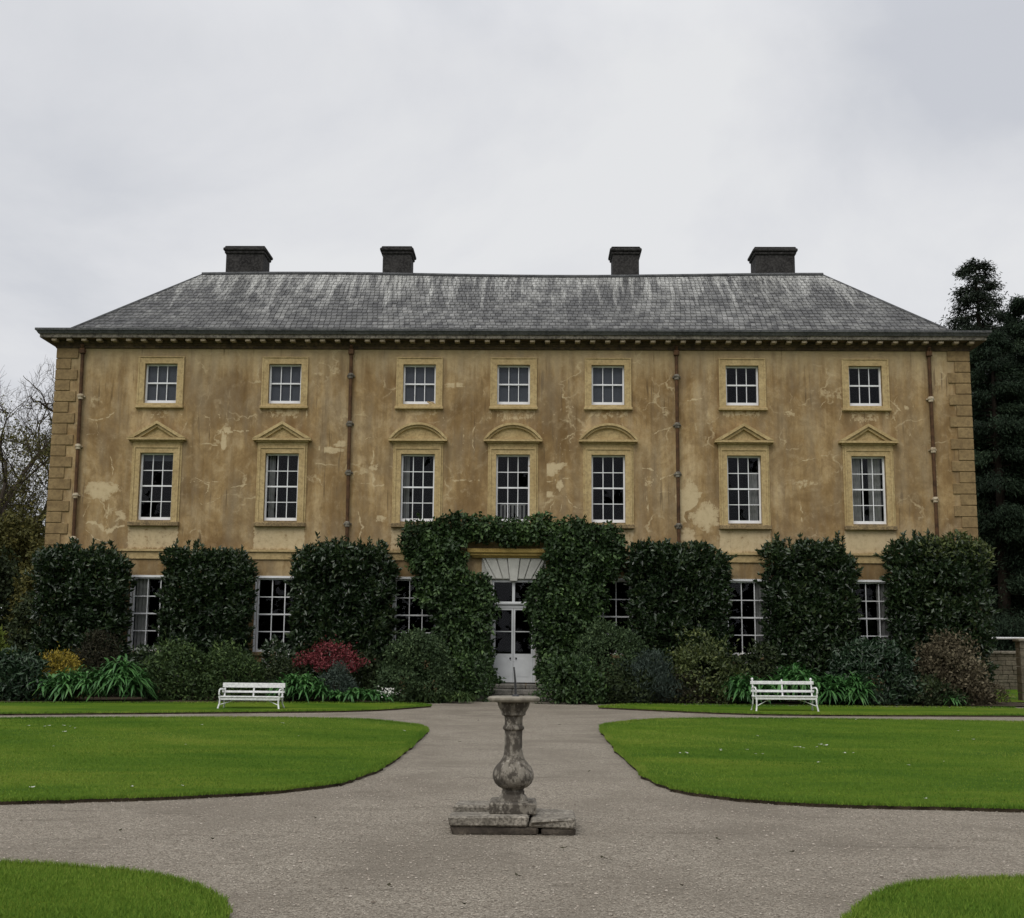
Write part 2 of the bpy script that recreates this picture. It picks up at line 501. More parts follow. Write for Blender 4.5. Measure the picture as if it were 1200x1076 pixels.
M['footing'] = stone_mat('shade_toned_footing', (0.045, 0.037, 0.03), (0.11, 0.092, 0.072), (0.03, 0.025, 0.02), 0.6, 6.0)  # footing stone coloured dark to stand in for contact shadow under the slabs
M['field'] = simple("rough_ground", (0.05, 0.07, 0.025), 0.95, 0.1, 0.2, 0.4)
M['bark'] = simple("bark", (0.085, 0.070, 0.055), 0.95, 0.1, 0.2, 4.0, 0.02)
M['bark_dark'] = simple("dark_bark", (0.035, 0.028, 0.022), 0.95, 0.1, 0.2, 4.0)
M['gardenwall'] = stone_mat("garden_wall_stone", (0.10, 0.085, 0.060), (0.19, 0.165, 0.12), (0.05, 0.05, 0.035), 0.6, 1.5)
M['coping'] = stone_mat("coping_stone", (0.17, 0.15, 0.115), (0.29, 0.265, 0.215), (0.08, 0.07, 0.055), 0.5, 2.0)
M['twig'] = simple("twig", (0.06, 0.048, 0.036), 0.95, 0.1, 0.15, 5.0)

L = {}
L['laurel'] = leaf_mat("laurel_leaf", (0.012, 0.024, 0.010), (0.024, 0.046, 0.016), (0.060, 0.085, 0.030), 0.34, 0.45)
L['climber'] = leaf_mat("climber_leaf", (0.015, 0.030, 0.010), (0.034, 0.068, 0.020), (0.105, 0.175, 0.052), 0.5, 0.3)
L['rhodo'] = leaf_mat("rhododendron_leaf", (0.014, 0.030, 0.015), (0.026, 0.056, 0.025), (0.065, 0.108, 0.052), 0.4, 0.4)
L['lush'] = leaf_mat("strap_leaf", (0.028, 0.080, 0.022), (0.055, 0.155, 0.040), (0.115, 0.255, 0.075), 0.45, 0.35)
L['yellow'] = leaf_mat("yellow_leaf", (0.12, 0.10, 0.018), (0.30, 0.225, 0.030), (0.45, 0.33, 0.05), 0.6, 0.2)
L['red'] = leaf_mat("red_leaf", (0.085, 0.014, 0.017), (0.165, 0.028, 0.034), (0.28, 0.070, 0.075), 0.55, 0.25)
L['dull'] = leaf_mat("dull_leaf", (0.024, 0.042, 0.015), (0.050, 0.086, 0.026), (0.125, 0.180, 0.055), 0.6, 0.2)
L['grey'] = leaf_mat("grey_green_leaf", (0.024, 0.042, 0.018), (0.048, 0.080, 0.032), (0.115, 0.165, 0.070), 0.65, 0.2)
L['blue'] = leaf_mat("blue_grey_leaf", (0.024, 0.038, 0.030), (0.050, 0.072, 0.056), (0.105, 0.135, 0.108), 0.65, 0.2)
L['varieg'] = leaf_mat("yellow_green_leaf", (0.028, 0.040, 0.012), (0.065, 0.088, 0.024), (0.19, 0.21, 0.07), 0.5, 0.3)
L['brown'] = leaf_mat("brown_leaf", (0.052, 0.044, 0.028), (0.105, 0.088, 0.055), (0.21, 0.18, 0.12), 0.8, 0.1)
L['dkbrown'] = leaf_mat("dark_twiggy_leaf", (0.020, 0.019, 0.011), (0.036, 0.034, 0.019), (0.06, 0.055, 0.03), 0.7, 0.15)
L['olive'] = leaf_mat("olive_leaf", (0.042, 0.044, 0.012), (0.092, 0.090, 0.025), (0.185, 0.160, 0.045), 0.7, 0.2)
L['hedge'] = leaf_mat("dark_hedge_leaf", (0.014, 0.022, 0.009), (0.028, 0.042, 0.015), (0.055, 0.075, 0.025), 0.6, 0.2)
L['limey'] = leaf_mat("lime_leaf", (0.07, 0.10, 0.016), (0.14, 0.18, 0.028), (0.22, 0.26, 0.05), 0.6, 0.2)
L['conifer'] = leaf_mat("conifer_needles", (0.009, 0.017, 0.009), (0.018, 0.034, 0.017), (0.046, 0.070, 0.036), 0.7, 0.15, 0.05)
L['pine'] = leaf_mat("pine_needles", (0.010, 0.016, 0.010), (0.018, 0.027, 0.016), (0.032, 0.045, 0.026), 0.7, 0.15, 0.05)
L['petal'] = leaf_mat("white_petal", (0.55, 0.55, 0.52), (0.68, 0.67, 0.63), (0.78, 0.77, 0.72), 0.7, 0.2)
L['grass'] = leaf_mat("grass_blade", (0.068, 0.148, 0.018), (0.145, 0.232, 0.030), (0.255, 0.305, 0.060), 0.75, 0.06, 0.2)
L['litter'] = leaf_mat("pebble", (0.13, 0.108, 0.085), (0.30, 0.26, 0.21), (0.46, 0.41, 0.35), 0.9, 0.15, 0.0)

# ------------------------------------------------------------------ ground, path, lawns
def sheet(name, pts, z, mat, kind='structure', thick=0.0, side=None):
    m = MB()
    m.face([(p[0], p[1], z) for p in pts], 0)
    if thick:
        n = len(pts)
        for i in range(n):
            a, b = pts[i], pts[(i + 1) % n]
            m.face([(a[0], a[1], z - thick), (b[0], b[1], z - thick), (b[0], b[1], z), (a[0], a[1], z)], 1)
    return tag(m.build(name, [mat, side or mat], weld=False), kind=kind)


def smooth_line(pts, sub=8):
    """Catmull-Rom through open list"""
    P = [np.array(p[:2], float) for p in pts]
    P = [2 * P[0] - P[1]] + P + [2 * P[-1] - P[-2]]
    out = []
    for i in range(1, len(P) - 2):
        for k in range(sub):
            t = k / sub
            a, b, c, d = P[i - 1:i + 3]
            out.append(0.5 * (2 * b + (c - a) * t + (2 * a - 5 * b + 4 * c - d) * t * t + (3 * b - a - 3 * c + d) * t ** 3))
    out.append(P[-2])
    return out


def ccw(p):
    a = sum(p[i][0] * p[(i + 1) % len(p)][1] - p[(i + 1) % len(p)][0] * p[i][1] for i in range(len(p)))
    return p if a > 0 else p[::-1]


def wob(pts, amp):
    return [p + rng.normal(0, amp, 2) for p in pts]


sheet('ground', [(-1200, -300), (1200, -300), (1200, 2500), (-1200, 2500)], -0.012, M['field'])
sheet('gravel_path', [(-45, -8), (45, -8), (45, 60), (-45, 60)], -0.004, M['gravel'])
G = lambda pts: [gnd(x, y, 0.055 if (y < 852 or y > 1000) else 0.0)[:2] for x, y in pts]
lawns = {}
LH = 0.035
e = smooth_line(G([(0, 841), (150, 840), (300, 840), (420, 842), (476, 847), (497, 854), (499, 861), (480, 878), (455, 898), (425, 912), (390, 922), (300, 932), (150, 939), (0, 943)]))
lawns['L'] = ccw([np.array([-40., e[0][1] - 1.2])] + wob(e, 0.016) + [np.array([-40., e[-1][1] - 0.6])])
e = smooth_line(G([(1200, 845), (1000, 842), (850, 841), (770, 842), (722, 846), (706, 852), (705, 859), (718, 876), (742, 901), (772, 922), (830, 935), (950, 945), (1200, 952)]))
lawns['R'] = ccw([np.array([40., e[0][1] + 0.8])] + wob(e, 0.016) + [np.array([40., e[-1][1] + 0.4])])
e = smooth_line(G([(0, 1007), (80, 1011), (180, 1021), (225, 1033), (255, 1047), (267, 1060), (262, 1078)]))
lawns['LL'] = ccw([np.array([-30., e[0][1] + 0.4])] + wob(e, 0.012) + [np.array([-1.6, 6.8]), np.array([-2.4, 5.2]), np.array([-4.0, 3.6]), np.array([-30., 3.2])])
e = smooth_line(G([(1200, 1025), (1110, 1028), (1055, 1034), (1015, 1052), (985, 1078)]))
lawns['RL'] = ccw([np.array([30., e[0][1] + 0.6])] + wob(e, 0.012) + [np.array([2.6, 6.6]), np.array([3.1, 5.0]), np.array([4.6, 3.6]), np.array([30., 3.2])])
e = smooth_line(G([(0, 835.5), (250, 833.5), (420, 831.5), (505, 826.5)]))
e2 = smooth_line(G([(505, 825.5), (470, 823.5), (300, 823), (0, 823)]))
lawns['SL'] = ccw([np.array([-40., e[0][1] - 1.2])] + e + e2 + [np.array([-40., e2[-1][1] - 1.2])])
e = smooth_line(G([(1200, 837.5), (960, 836.5), (850, 834.5), (702, 828)]))
e2 = smooth_line(G([(702, 827), (760, 825), (1000, 827.5), (1190, 829)]))
lawns['SR'] = ccw([np.array([16.5, e[0][1]])] + e + e2 + [np.array([16.4, e2[-1][1] + 0.1])])
e = G([(1158, 822), (1158, 807), (1215, 806), (1240, 822)])
lawns['FR'] = ccw([np.array(p) for p in e])
lawn_names = {'L': 'lawn', 'R': 'lawn', 'LL': 'lawn', 'RL': 'lawn', 'SL': 'grass_verge', 'SR': 'grass_verge', 'FR': 'lawn'}
for k, p in lawns.items():
    sheet(lawn_names[k], p, LH, M['lawn'], thick=LH + 0.006, side=M['soil'])

# planting bed soil in front of the house
bed = [(-24, 33.5), (-13.7, 34.0), (-7, 35.1), (-3.3, 35.9), (-1.9, 36.4), (-1.7, 39.9), (-24, 39.9)]
sheet('planting_bed', bed, 0.03, M['soil'])
bed = [(1.9, 36.6), (4.2, 37.2), (10.2, 36.9), (15.4, 36.8), (15.8, 39.9), (1.75, 39.9)]
sheet('planting_bed', bed, 0.03, M['soil'])


def in_poly(P, poly):
    poly = np.asarray(poly)
    x, y = P[:, 0], P[:, 1]
    ins = np.zeros(len(P), bool)
    j = len(poly) - 1
    for i in range(len(poly)):
        xi, yi, xj, yj = poly[i, 0], poly[i, 1], poly[j, 0], poly[j, 1]
        if yi != yj:
            c = ((yi > y) != (yj > y)) & (x < (xj - xi) * (y - yi) / (yj - yi) + xi)
            ins ^= c
        j = i
    return ins


def blades(name, P, h, w, parent=None):
    n = len(P)
    a = rng.uniform(0, 2 * np.pi, n)
    hh = h * rng.uniform(0.5, 1.25, n)
    ln = rng.normal(0, 0.45, (n, 2)) * hh[:, None]
    d = np.stack([np.cos(a), np.sin(a)], 1) * w / 2
    V = np.zeros((n, 3, 3))
    V[:, 0, :2] = P - d; V[:, 1, :2] = P + d; V[:, 2, :2] = P + ln
    V[:, :2, 2] = LH - 0.004; V[:, 2, 2] = LH + hh
    o = np_mesh(name, V.reshape(-1, 3), np.arange(n * 3), np.full(n, 3), L['grass'], parent, {'tint': np.clip(0.42 + 0.16 * np.sin(P[:, 0] * 0.75 + 1.3 * np.sin(P[:, 1] * 0.45)) + 0.14 * np.sin(P[:, 1] * 1.1 + 0.6 * P[:, 0]) + 0.10 * np.sin(P[:, 0] * 3.1 + P[:, 1] * 2.3) + rng.normal(0, 0.16, n), 0, 1)})
    return tag(o, kind='stuff')


def scatter(poly, box, n):
    P = rng.uniform((box[0], box[2]), (box[1], box[3]), (n, 2))
    return P[in_poly(P, poly)]


def edge_pts(poly, n, inset=0.06, ymax=99):
    poly = np.asarray(poly)
    q = np.roll(poly, -1, 0) - poly
    ln = np.hypot(q[:, 0], q[:, 1])
    ok = (np.abs(poly[:, 0]) < 16) & (ln < 3) & (poly[:, 1] < ymax)
    pr = ln * ok; pr /= pr.sum()
    i = rng.choice(len(poly), n, p=pr)
    t = rng.uniform(0, 1, n)[:, None]
    nrm = np.stack([-q[i, 1], q[i, 0]], 1) / ln[i][:, None]
    return poly[i] + q[i] * t + nrm * (rng.uniform(-0.02, inset, n)[:, None])


gp = [(scatter(lawns['LL'], (-4.2, -1.0, 6.8, 10.0), 60000), 0.028, 0.007), (scatter(lawns['RL'], (2.3, 5.2, 6.8, 10.0), 55000), 0.028, 0.007),
      (edge_pts(lawns['LL'], 5000), 0.035, 0.007), (edge_pts(lawns['RL'], 5000), 0.035, 0.007),
      (edge_pts(lawns['L'], 16000, 0.1), 0.04, 0.011), (edge_pts(lawns['R'], 16000, 0.1), 0.04, 0.011)]
blades('lawn_grass', np.concatenate([g[0] for g in gp[:2]]), 0.026, 0.007)
blades('lawn_grass', np.concatenate([g[0] for g in gp[2:4]]), 0.036, 0.007)
blades('lawn_grass', np.concatenate([g[0] for g in gp[4:]]), 0.042, 0.011)
PL = scatter(lawns['L'], (-12, -1.0, 12.5, 29), 150000)
PR = scatter(lawns['R'], (1.8, 13.5, 12.5, 31), 160000)
blades('lawn_grass', np.concatenate([PL, PR]), 0.021, 0.013)
blades('lawn_grass', np.concatenate([edge_pts(lawns['SL'], 7000, 0.15), edge_pts(lawns['SR'], 7000, 0.15)]), 0.05, 0.018)

# loose pebbles on the path
def pebbles(name, P, s):
    n = len(P)
    V0 = np.array([(1, 0, 0), (0, 1, 0), (-1, 0, 0), (0, -1, 0), (0, 0, .6), (0, 0, -.4)], float)
    Fc = np.array([(0, 1, 4), (1, 2, 4), (2, 3, 4), (3, 0, 4)])
    a = rng.uniform(0, 6.28, n)
    sc = s[:, None] * rng.uniform(0.6, 1.2, (n, 3))
    V = V0[None] * sc[:, None, :]
    c, sn = np.cos(a)[:, None], np.sin(a)[:, None]
    X = V[..., 0] * c - V[..., 1] * sn; Y = V[..., 0] * sn + V[..., 1] * c
    V = np.stack([X + P[:, :1], Y + P[:, 1:2], V[..., 2]], -1)
    Fa = (Fc[None] + 6 * np.arange(n)[:, None, None]).reshape(-1)
    o = np_mesh(name, V.reshape(-1, 3), Fa, np.full(n * 4, 3), L['litter'], None, {'tint': np.repeat(rng.beta(1.6, 2.2, n), 4)})
    return tag(o, kind='stuff')


P = rng.uniform((-6, 6.5), (7, 16), (90000, 2))
keep = np.ones(len(P), bool)
for k in ('L', 'R', 'LL', 'RL'): keep &= ~in_poly(P, lawns[k])
P = P[keep]
pebbles('gravel_stones', P, rng.gamma(3.0, 0.0014, len(P)) + 0.002)

# ------------------------------------------------------------------ the house
Y0 = 40.0
XL, XR = -15.20, 14.95
YB = 47.6
COLX = [-11.70, -7.57, -3.11, 0.0, 3.11, 7.52, 11.55]
TOPZ = 11.36
house = empty('country_house', (-0.1, Y0, 0))
tag(house, 'long three storey ochre stucco country house with slate roof and four dark chimneys', 'house')
HP = lambda: house


def place(o, parent):
    """parent keeping world coordinates"""
    o.parent = parent

    def world(q):
        if q is None: return Matrix.Identity(4)
        return world(q.parent) @ q.matrix_parent_inverse @ Matrix.LocRotScale(q.location, q.rotation_euler, q.scale)
    o.matrix_parent_inverse = world(parent).inverted()
    return o


wins = []
for cx in COLX:
    wins.append(('top', cx, 1.08, 9.50, 10.84))
    wins.append(('mid', cx, 1.10, 5.62, 7.84))
for cx in (-11.60, -7.55, -3.10, 3.14, 7.58, 11.56):
    wins.append(('low', cx, 1.36, 1.40, 3.76))
DX, DW = 0.05, 1.42
opens = [(c - w / 2, c + w / 2, a, b) for _, c, w, a, b in wins] + [(DX - DW / 2, DX + DW / 2, 0.46, 3.76)]

wm = MB()
xs = sorted({XL, XR} | {round(o[0], 4) for o in opens} | {round(o[1], 4) for o in opens})
zs = sorted({-0.02, TOPZ} | {o[2] for o in opens} | {o[3] for o in opens})
for i in range(len(xs) - 1):
    for j in range(len(zs) - 1):
        mx, mz = (xs[i] + xs[i + 1]) / 2, (zs[j] + zs[j + 1]) / 2
        if any(a < mx < b and c < mz < d for a, b, c, d in opens): continue
        wm.face([(xs[i], Y0, zs[j]), (xs[i + 1], Y0, zs[j]), (xs[i + 1], Y0, zs[j + 1]), (xs[i], Y0, zs[j + 1])], rep=(0, 0, 0, 0))
RV = 0.30
for a, b, c, d in opens:
    wm.face([(a, Y0, c), (a, Y0, d), (a, Y0 + RV, d), (a, Y0 + RV, c)], rep=(0,) * 4)
    wm.face([(b, Y0, d), (b, Y0, c), (b, Y0 + RV, c), (b, Y0 + RV, d)], rep=(0,) * 4)
    wm.face([(a, Y0, d), (b, Y0, d), (b, Y0 + RV, d), (a, Y0 + RV, d)], rep=(0,) * 4)
    wm.face([(b, Y0, c), (a, Y0, c), (a, Y0 + RV, c), (b, Y0 + RV, c)], rep=(0,) * 4)
wm.face([(XL, YB, 0), (XL, Y0, 0), (XL, Y0, TOPZ), (XL, YB, TOPZ)], rep=(0,) * 4)
wm.face([(XR, Y0, 0), (XR, YB, 0), (XR, YB, TOPZ), (XR, Y0, TOPZ)], rep=(0,) * 4)
wm.face([(XR, YB, 0), (XL, YB, 0), (XL, YB, TOPZ), (XR, YB, TOPZ)], rep=(0,) * 4)

layer = [0]


def lay():
    layer[0] += 1
    return Y0 - 0.0005 - 0.00001 * layer[0]


def crack(pts, w=0.10, s=1.0):
    y = lay()
    P = [at(px, py, Y0) for px, py in pts]
    P = [np.array([p[0], p[2]]) for p in P]
    Q = []
    for a, b in zip(P[:-1], P[1:]):
        n = max(2, int(np.hypot(*(b - a)) / 0.09))
        for k in range(n): Q.append(a + (b - a) * k / n + rng.normal(0, 0.016, 2))
    Q.append(P[-1])
    n = len(Q)
    ws = w * (0.55 + 0.9 * rng.random(n)) * np.minimum(1, 0.35 + 0.65 * np.minimum(np.arange(n), n - 1 - np.arange(n)) / 3)
    for i in range(n - 1):
        d = Q[min(i + 1, n - 1)] - Q[max(i - 1, 0)]; d2 = Q[min(i + 2, n - 1)] - Q[i]
        na = np.array([-d[1], d[0]]) / (np.hypot(*d) + 1e-6); nb = np.array([-d2[1], d2[0]]) / (np.hypot(*d2) + 1e-6)
        for sg in (1, -1):
            A, B = Q[i], Q[i + 1]
            A2, B2 = A + na * ws[i] * sg, B + nb * ws[i + 1] * sg
            q = [(A[0], y, A[1]), (B[0], y, B[1]), (B2[0], y, B2[1]), (A2[0], y, A2[1])]
            r = [s, s, 0.0, 0.0]
            if sg > 0: wm.face(q, rep=r)
            else: wm.face(q[::-1], rep=r[::-1])


def blob(px, py, rx, ry, s=1.0, n=26, rag=0.25):
    """patch of fresh plaster: radius in measured pixels"""
    y = lay()
    c = at(px, py, Y0); k = 1 / 36.25
    rr = 1 + rng.normal(0, rag, n)
    rr = 0.5 * rr + 0.25 * (np.roll(rr, 1) + np.roll(rr, -1))
    for ring, (f0, f1, r0, r1) in enumerate(((0, 0.55, s, s), (0.55, 1.0, s, s * 0.55), (1.0, 1.35, s * 0.55, 0))):
        for i in range(n):
            j = (i + 1) % n
            a, b = 2 * math.pi * i / n, 2 * math.pi * j / n
            p = lambda f, t, q: (c[0] + rx * k * f * rr[q] * math.cos(t), y, c[2] + ry * k * f * rr[q] * math.sin(t))
            if f0 == 0: wm.face([p(0, a, i), p(f1, a, i), p(f1, b, j)], rep=(r0, r1, r1))
            else: wm.face([p(f0, a, i), p(f1, a, i), p(f1, b, j), p(f0, b, j)], rep=(r0, r1, r1, r0))


def band(x0, x1, z0, z1, s, edge=0.10):
    y = lay()
    X = [x0 - edge, x0, x1, x1 + edge]; Z = [z0 - edge * 1.6, z0 + edge * .4, z1 - .01, z1]
    R = lambda i, j: s if (0 < i < 3 and 0 < j) else 0.0
    for i in range(3):
        for j in range(3):
            q = [(i, j), (i + 1, j), (i + 1, j + 1), (i, j + 1)]
            wm.face([(X[a], y, Z[b]) for a, b in q], rep=[R(a, b) for a, b in q])


for i, cx in enumerate(COLX):
    if i not in (3,):
        band(cx - 0.80, cx + 0.78, 4.72, 5.42, (0.78, 0.84, 0.7, 0, 0.7, 0.82, 0.9)[i])
    band(cx - 0.78, cx + 0.74, 9.00 + 0.08 * (i % 3), 9.33, (0.42, 0.6, 0.5, 0.55, 0.5, 0.6, 0.55)[i])
for p in ([(100, 613), (112, 612), (122, 622), (126, 624), (135, 617), (146, 616)],): crack(p, 0.11, 1.1)
for p in ([(128, 585), (126, 608), (122, 622)], [(97, 607), (104, 590), (110, 582)], [(102, 491), (114, 493), (127, 489), (136, 481)], [(114, 493), (114, 510)],
          [(130, 535), (133, 550), (131, 562)], [(148, 470), (144, 482), (136, 490)], [(100, 620), (112, 632), (122, 634)],
          [(232, 483), (245, 490), (247, 505)], [(275, 505), (292, 505)], [(233, 520), (258, 522)], [(225, 492), (240, 484), (256, 486), (262, 498)],
          [(262, 505), (262, 528)], [(231, 582), (238, 592), (262, 581)], [(222, 565), (265, 565)], [(270, 572), (298, 567)], [(228, 560), (245, 568), (240, 582)],
          [(357, 540), (375, 543), (395, 545)], [(415, 545), (430, 542), (460, 547)], [(437, 528), (437, 570), (457, 568)], [(422, 566), (434, 567)],
          [(415, 520), (435, 513), (452, 512)], [(543, 500), (543, 530)], [(520, 563), (572, 563)], [(478, 484), (474, 492)], [(487, 484), (488, 492)], [(517, 486), (522, 494)],
          [(575, 480), (578, 497)], [(594, 484), (595, 493)], [(615, 483), (616, 492)], [(635, 495), (646, 490), (652, 482), (664, 477), (680, 480)],
          [(646, 490), (648, 515)], [(636, 508), (645, 505)], [(648, 504), (655, 518), (660, 530), (657, 545)], [(660, 528), (683, 527)], [(655, 518), (672, 508), (690, 510)],
          [(632, 565), (650, 563), (668, 560)], [(664, 582), (668, 588), (675, 595), (685, 596)], [(650, 585), (644, 600)], [(656, 600), (660, 588)],
          [(738, 484), (740, 492), (737, 502)], [(748, 548), (763, 550), (773, 562), (790, 555)], [(758, 580), (760, 604)], [(770, 577), (790, 576)], [(766, 508), (788, 500)],
          [(938, 541), (958, 537)], [(963, 535), (980, 532)], [(937, 590), (940, 612)], [(940, 602), (962, 600)], [(925, 480), (915, 490)], [(960, 478), (968, 470)], [(1046, 486), (1050, 496)], [(1066, 512), (1072, 498)],
          [(986, 478), (984, 492)], [(1069, 470), (1072, 482)], [(420, 600), (424, 618), (420, 634)], [(372, 560), (380, 575)], [(500, 470), (516, 478)], [(560, 495), (552, 510), (556, 530)],
          [(805, 470), (826, 466)], [(910, 520), (925, 528)], [(1044, 470), (1056, 482)]):
    crack(p, random.uniform(0.045, 0.075), random.uniform(0.50, 0.82))
for a in ((120, 574, 20, 11, 1.0), (142, 604, 7, 8, 0.75), (265, 506, 9, 5, 1.0), (262, 518, 4, 10, 0.95), (388, 527, 17, 5, 0.85), (400, 520, 9, 4, 0.8), (446, 608, 7, 4, 0.7),
          (645, 549, 17, 7, 1.1), (656, 569, 4, 7, 1.0), (641, 579, 10, 4, 0.9), (532, 452, 13, 4, 0.85), (387, 437, 12, 4, 0.75),
          (808, 590, 15, 28, 1.0), (826, 606, 15, 16, 0.95), (806, 628, 9, 11, 0.8), (945, 567, 20, 5, 0.55), (760, 563, 10, 8, 0.5), (1062, 478, 4, 4, 0.7),
          (438, 548, 7, 5, 0.65), (1095, 560, 4, 30, 0.4), (925, 485, 9, 5, 0.55)):
    blob(*a)

def drip(x, z0, z1, w, s):
    y = lay()
    n = 10
    for k in range(n):
        za, zb = z0 + (z1 - z0) * k / n, z0 + (z1 - z0) * (k + 1) / n
        fa, fb = min(1, k / 3) * (1 - (k / n) ** 1.5), min(1, (k + 1) / 3) * (1 - ((k + 1) / n) ** 1.5)
        for i, (xa, xb, ra, rb) in enumerate(((x - w, x, 0, s), (x, x + w, s, 0))):
            q = [(xa, y, zb), (xb, y, zb), (xb, y, za), (xa, y, za)]
            wm.face(q, rep=[-ra * fb, -rb * fb, -rb * fa, -ra * fa])


for i, cx in enumerate(COLX):
    for sg in (-1, 1):
        drip(cx + sg * 0.94, 8.30, 6.6 + random.uniform(-.5, .5), random.uniform(.10, .18), random.uniform(.5, .95))
        drip(cx + sg * random.uniform(0.5, 0.8), 9.30, 8.75, random.uniform(.08, .14), random.uniform(.4, .8))
    for k in range(5):
        xx = cx + random.choice((-1, 1)) * random.uniform(1.02, 1.5)
        drip(xx, random.uniform(9.2, 10.4), random.uniform(7.6, 8.8), random.uniform(.03, .09), random.uniform(.4, .9))
for k in range(44):
    xx = random.uniform(XL + 1.2, XR - 1.2)
    if min(abs(xx - c) for c in COLX) < 1.1: continue
    drip(xx, 11.30, random.uniform(9.8, 10.9), random.uniform(.08, .3), random.uniform(.25, .55))
wall = place(wm.build('wall', M['wall']), house)

# dim rooms behind the panes
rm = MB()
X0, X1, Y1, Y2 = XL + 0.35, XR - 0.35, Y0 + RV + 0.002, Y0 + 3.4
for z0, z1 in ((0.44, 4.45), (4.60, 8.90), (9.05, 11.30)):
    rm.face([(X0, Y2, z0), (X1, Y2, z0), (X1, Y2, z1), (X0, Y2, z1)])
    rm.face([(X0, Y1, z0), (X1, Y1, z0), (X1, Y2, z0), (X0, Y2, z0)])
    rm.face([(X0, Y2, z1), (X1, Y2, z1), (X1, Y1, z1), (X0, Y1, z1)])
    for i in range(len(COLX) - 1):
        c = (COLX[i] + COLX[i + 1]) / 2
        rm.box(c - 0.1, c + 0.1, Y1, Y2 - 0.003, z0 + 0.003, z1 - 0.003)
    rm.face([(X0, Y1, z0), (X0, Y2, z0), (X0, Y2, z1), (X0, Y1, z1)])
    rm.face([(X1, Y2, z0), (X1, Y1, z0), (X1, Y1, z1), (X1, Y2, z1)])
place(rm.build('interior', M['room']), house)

# string course
sc = MB()
for a, b in ((XL + 0.06, DX - 1.55), (DX + 1.55, XR - 0.06)):
    sc.box(a, b, Y0 - 0.05, Y0 + 0.02, 4.36, 4.60)
    sc.box(a, b, Y0 - 0.11, Y0 + 0.02, 4.602, 4.67)
place(sc.build('string_course', M['stone']), house)

# quoins
for side in (-1, 1):
    q = MB()
    z, k = 0.02, 0
    while z < TOPZ - 0.1:
        z1 = min(z + 0.366, TOPZ)
        wdt = (0.73, 0.50)[k % 2]; dep = (0.50, 0.73)[k % 2]
        xo = XL - 0.035 if side < 0 else XR + 0.035
        x0, x1 = (xo, xo + wdt) if side < 0 else (xo - wdt, xo)
        q.cbox(x0, x1, Y0 - 0.04, Y0 + dep, z + 0.010, z1 - 0.010, 0.012, jit=0.003)
        z = z1; k += 1
    place(q.build('quoin_strip', M['quoin'], weld=False), house)
    # plain pilaster margin behind the quoins
# cornice: mitred moulding round the house
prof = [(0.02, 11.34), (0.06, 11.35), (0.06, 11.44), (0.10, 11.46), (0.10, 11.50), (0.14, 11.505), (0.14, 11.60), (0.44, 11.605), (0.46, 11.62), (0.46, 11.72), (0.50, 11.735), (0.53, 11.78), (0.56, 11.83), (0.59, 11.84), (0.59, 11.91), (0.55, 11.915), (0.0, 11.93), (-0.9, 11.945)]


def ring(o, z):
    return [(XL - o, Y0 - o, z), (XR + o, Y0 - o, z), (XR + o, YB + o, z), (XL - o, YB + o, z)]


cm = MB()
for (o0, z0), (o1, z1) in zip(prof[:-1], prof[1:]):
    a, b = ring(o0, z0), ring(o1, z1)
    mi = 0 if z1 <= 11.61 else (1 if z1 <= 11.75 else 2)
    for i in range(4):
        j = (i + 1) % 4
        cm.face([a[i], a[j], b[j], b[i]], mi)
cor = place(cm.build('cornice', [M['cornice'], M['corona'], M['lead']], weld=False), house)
mod_me = None
nmod = 62
for i in range(nmod):
    x = XL - 0.25 + (XR - XL + 0.5) * (i + 0.5) / nmod
    if mod_me is None:
        mb = MB(); mb.cbox(-0.085, 0.085, -0.40, -0.142, 11.515, 11.603, 0.012)
        mo = mb.build('modillion', M['modillion'], weld=False); mod_me = mo.data
    else:
        mo = bpy.data.objects.new('modillion', mod_me); COL.objects.link(mo)
    mo.location = (x, Y0 + random.uniform(-0.004, 0.004), random.uniform(-0.003, 0.003))
    place(mo, cor)

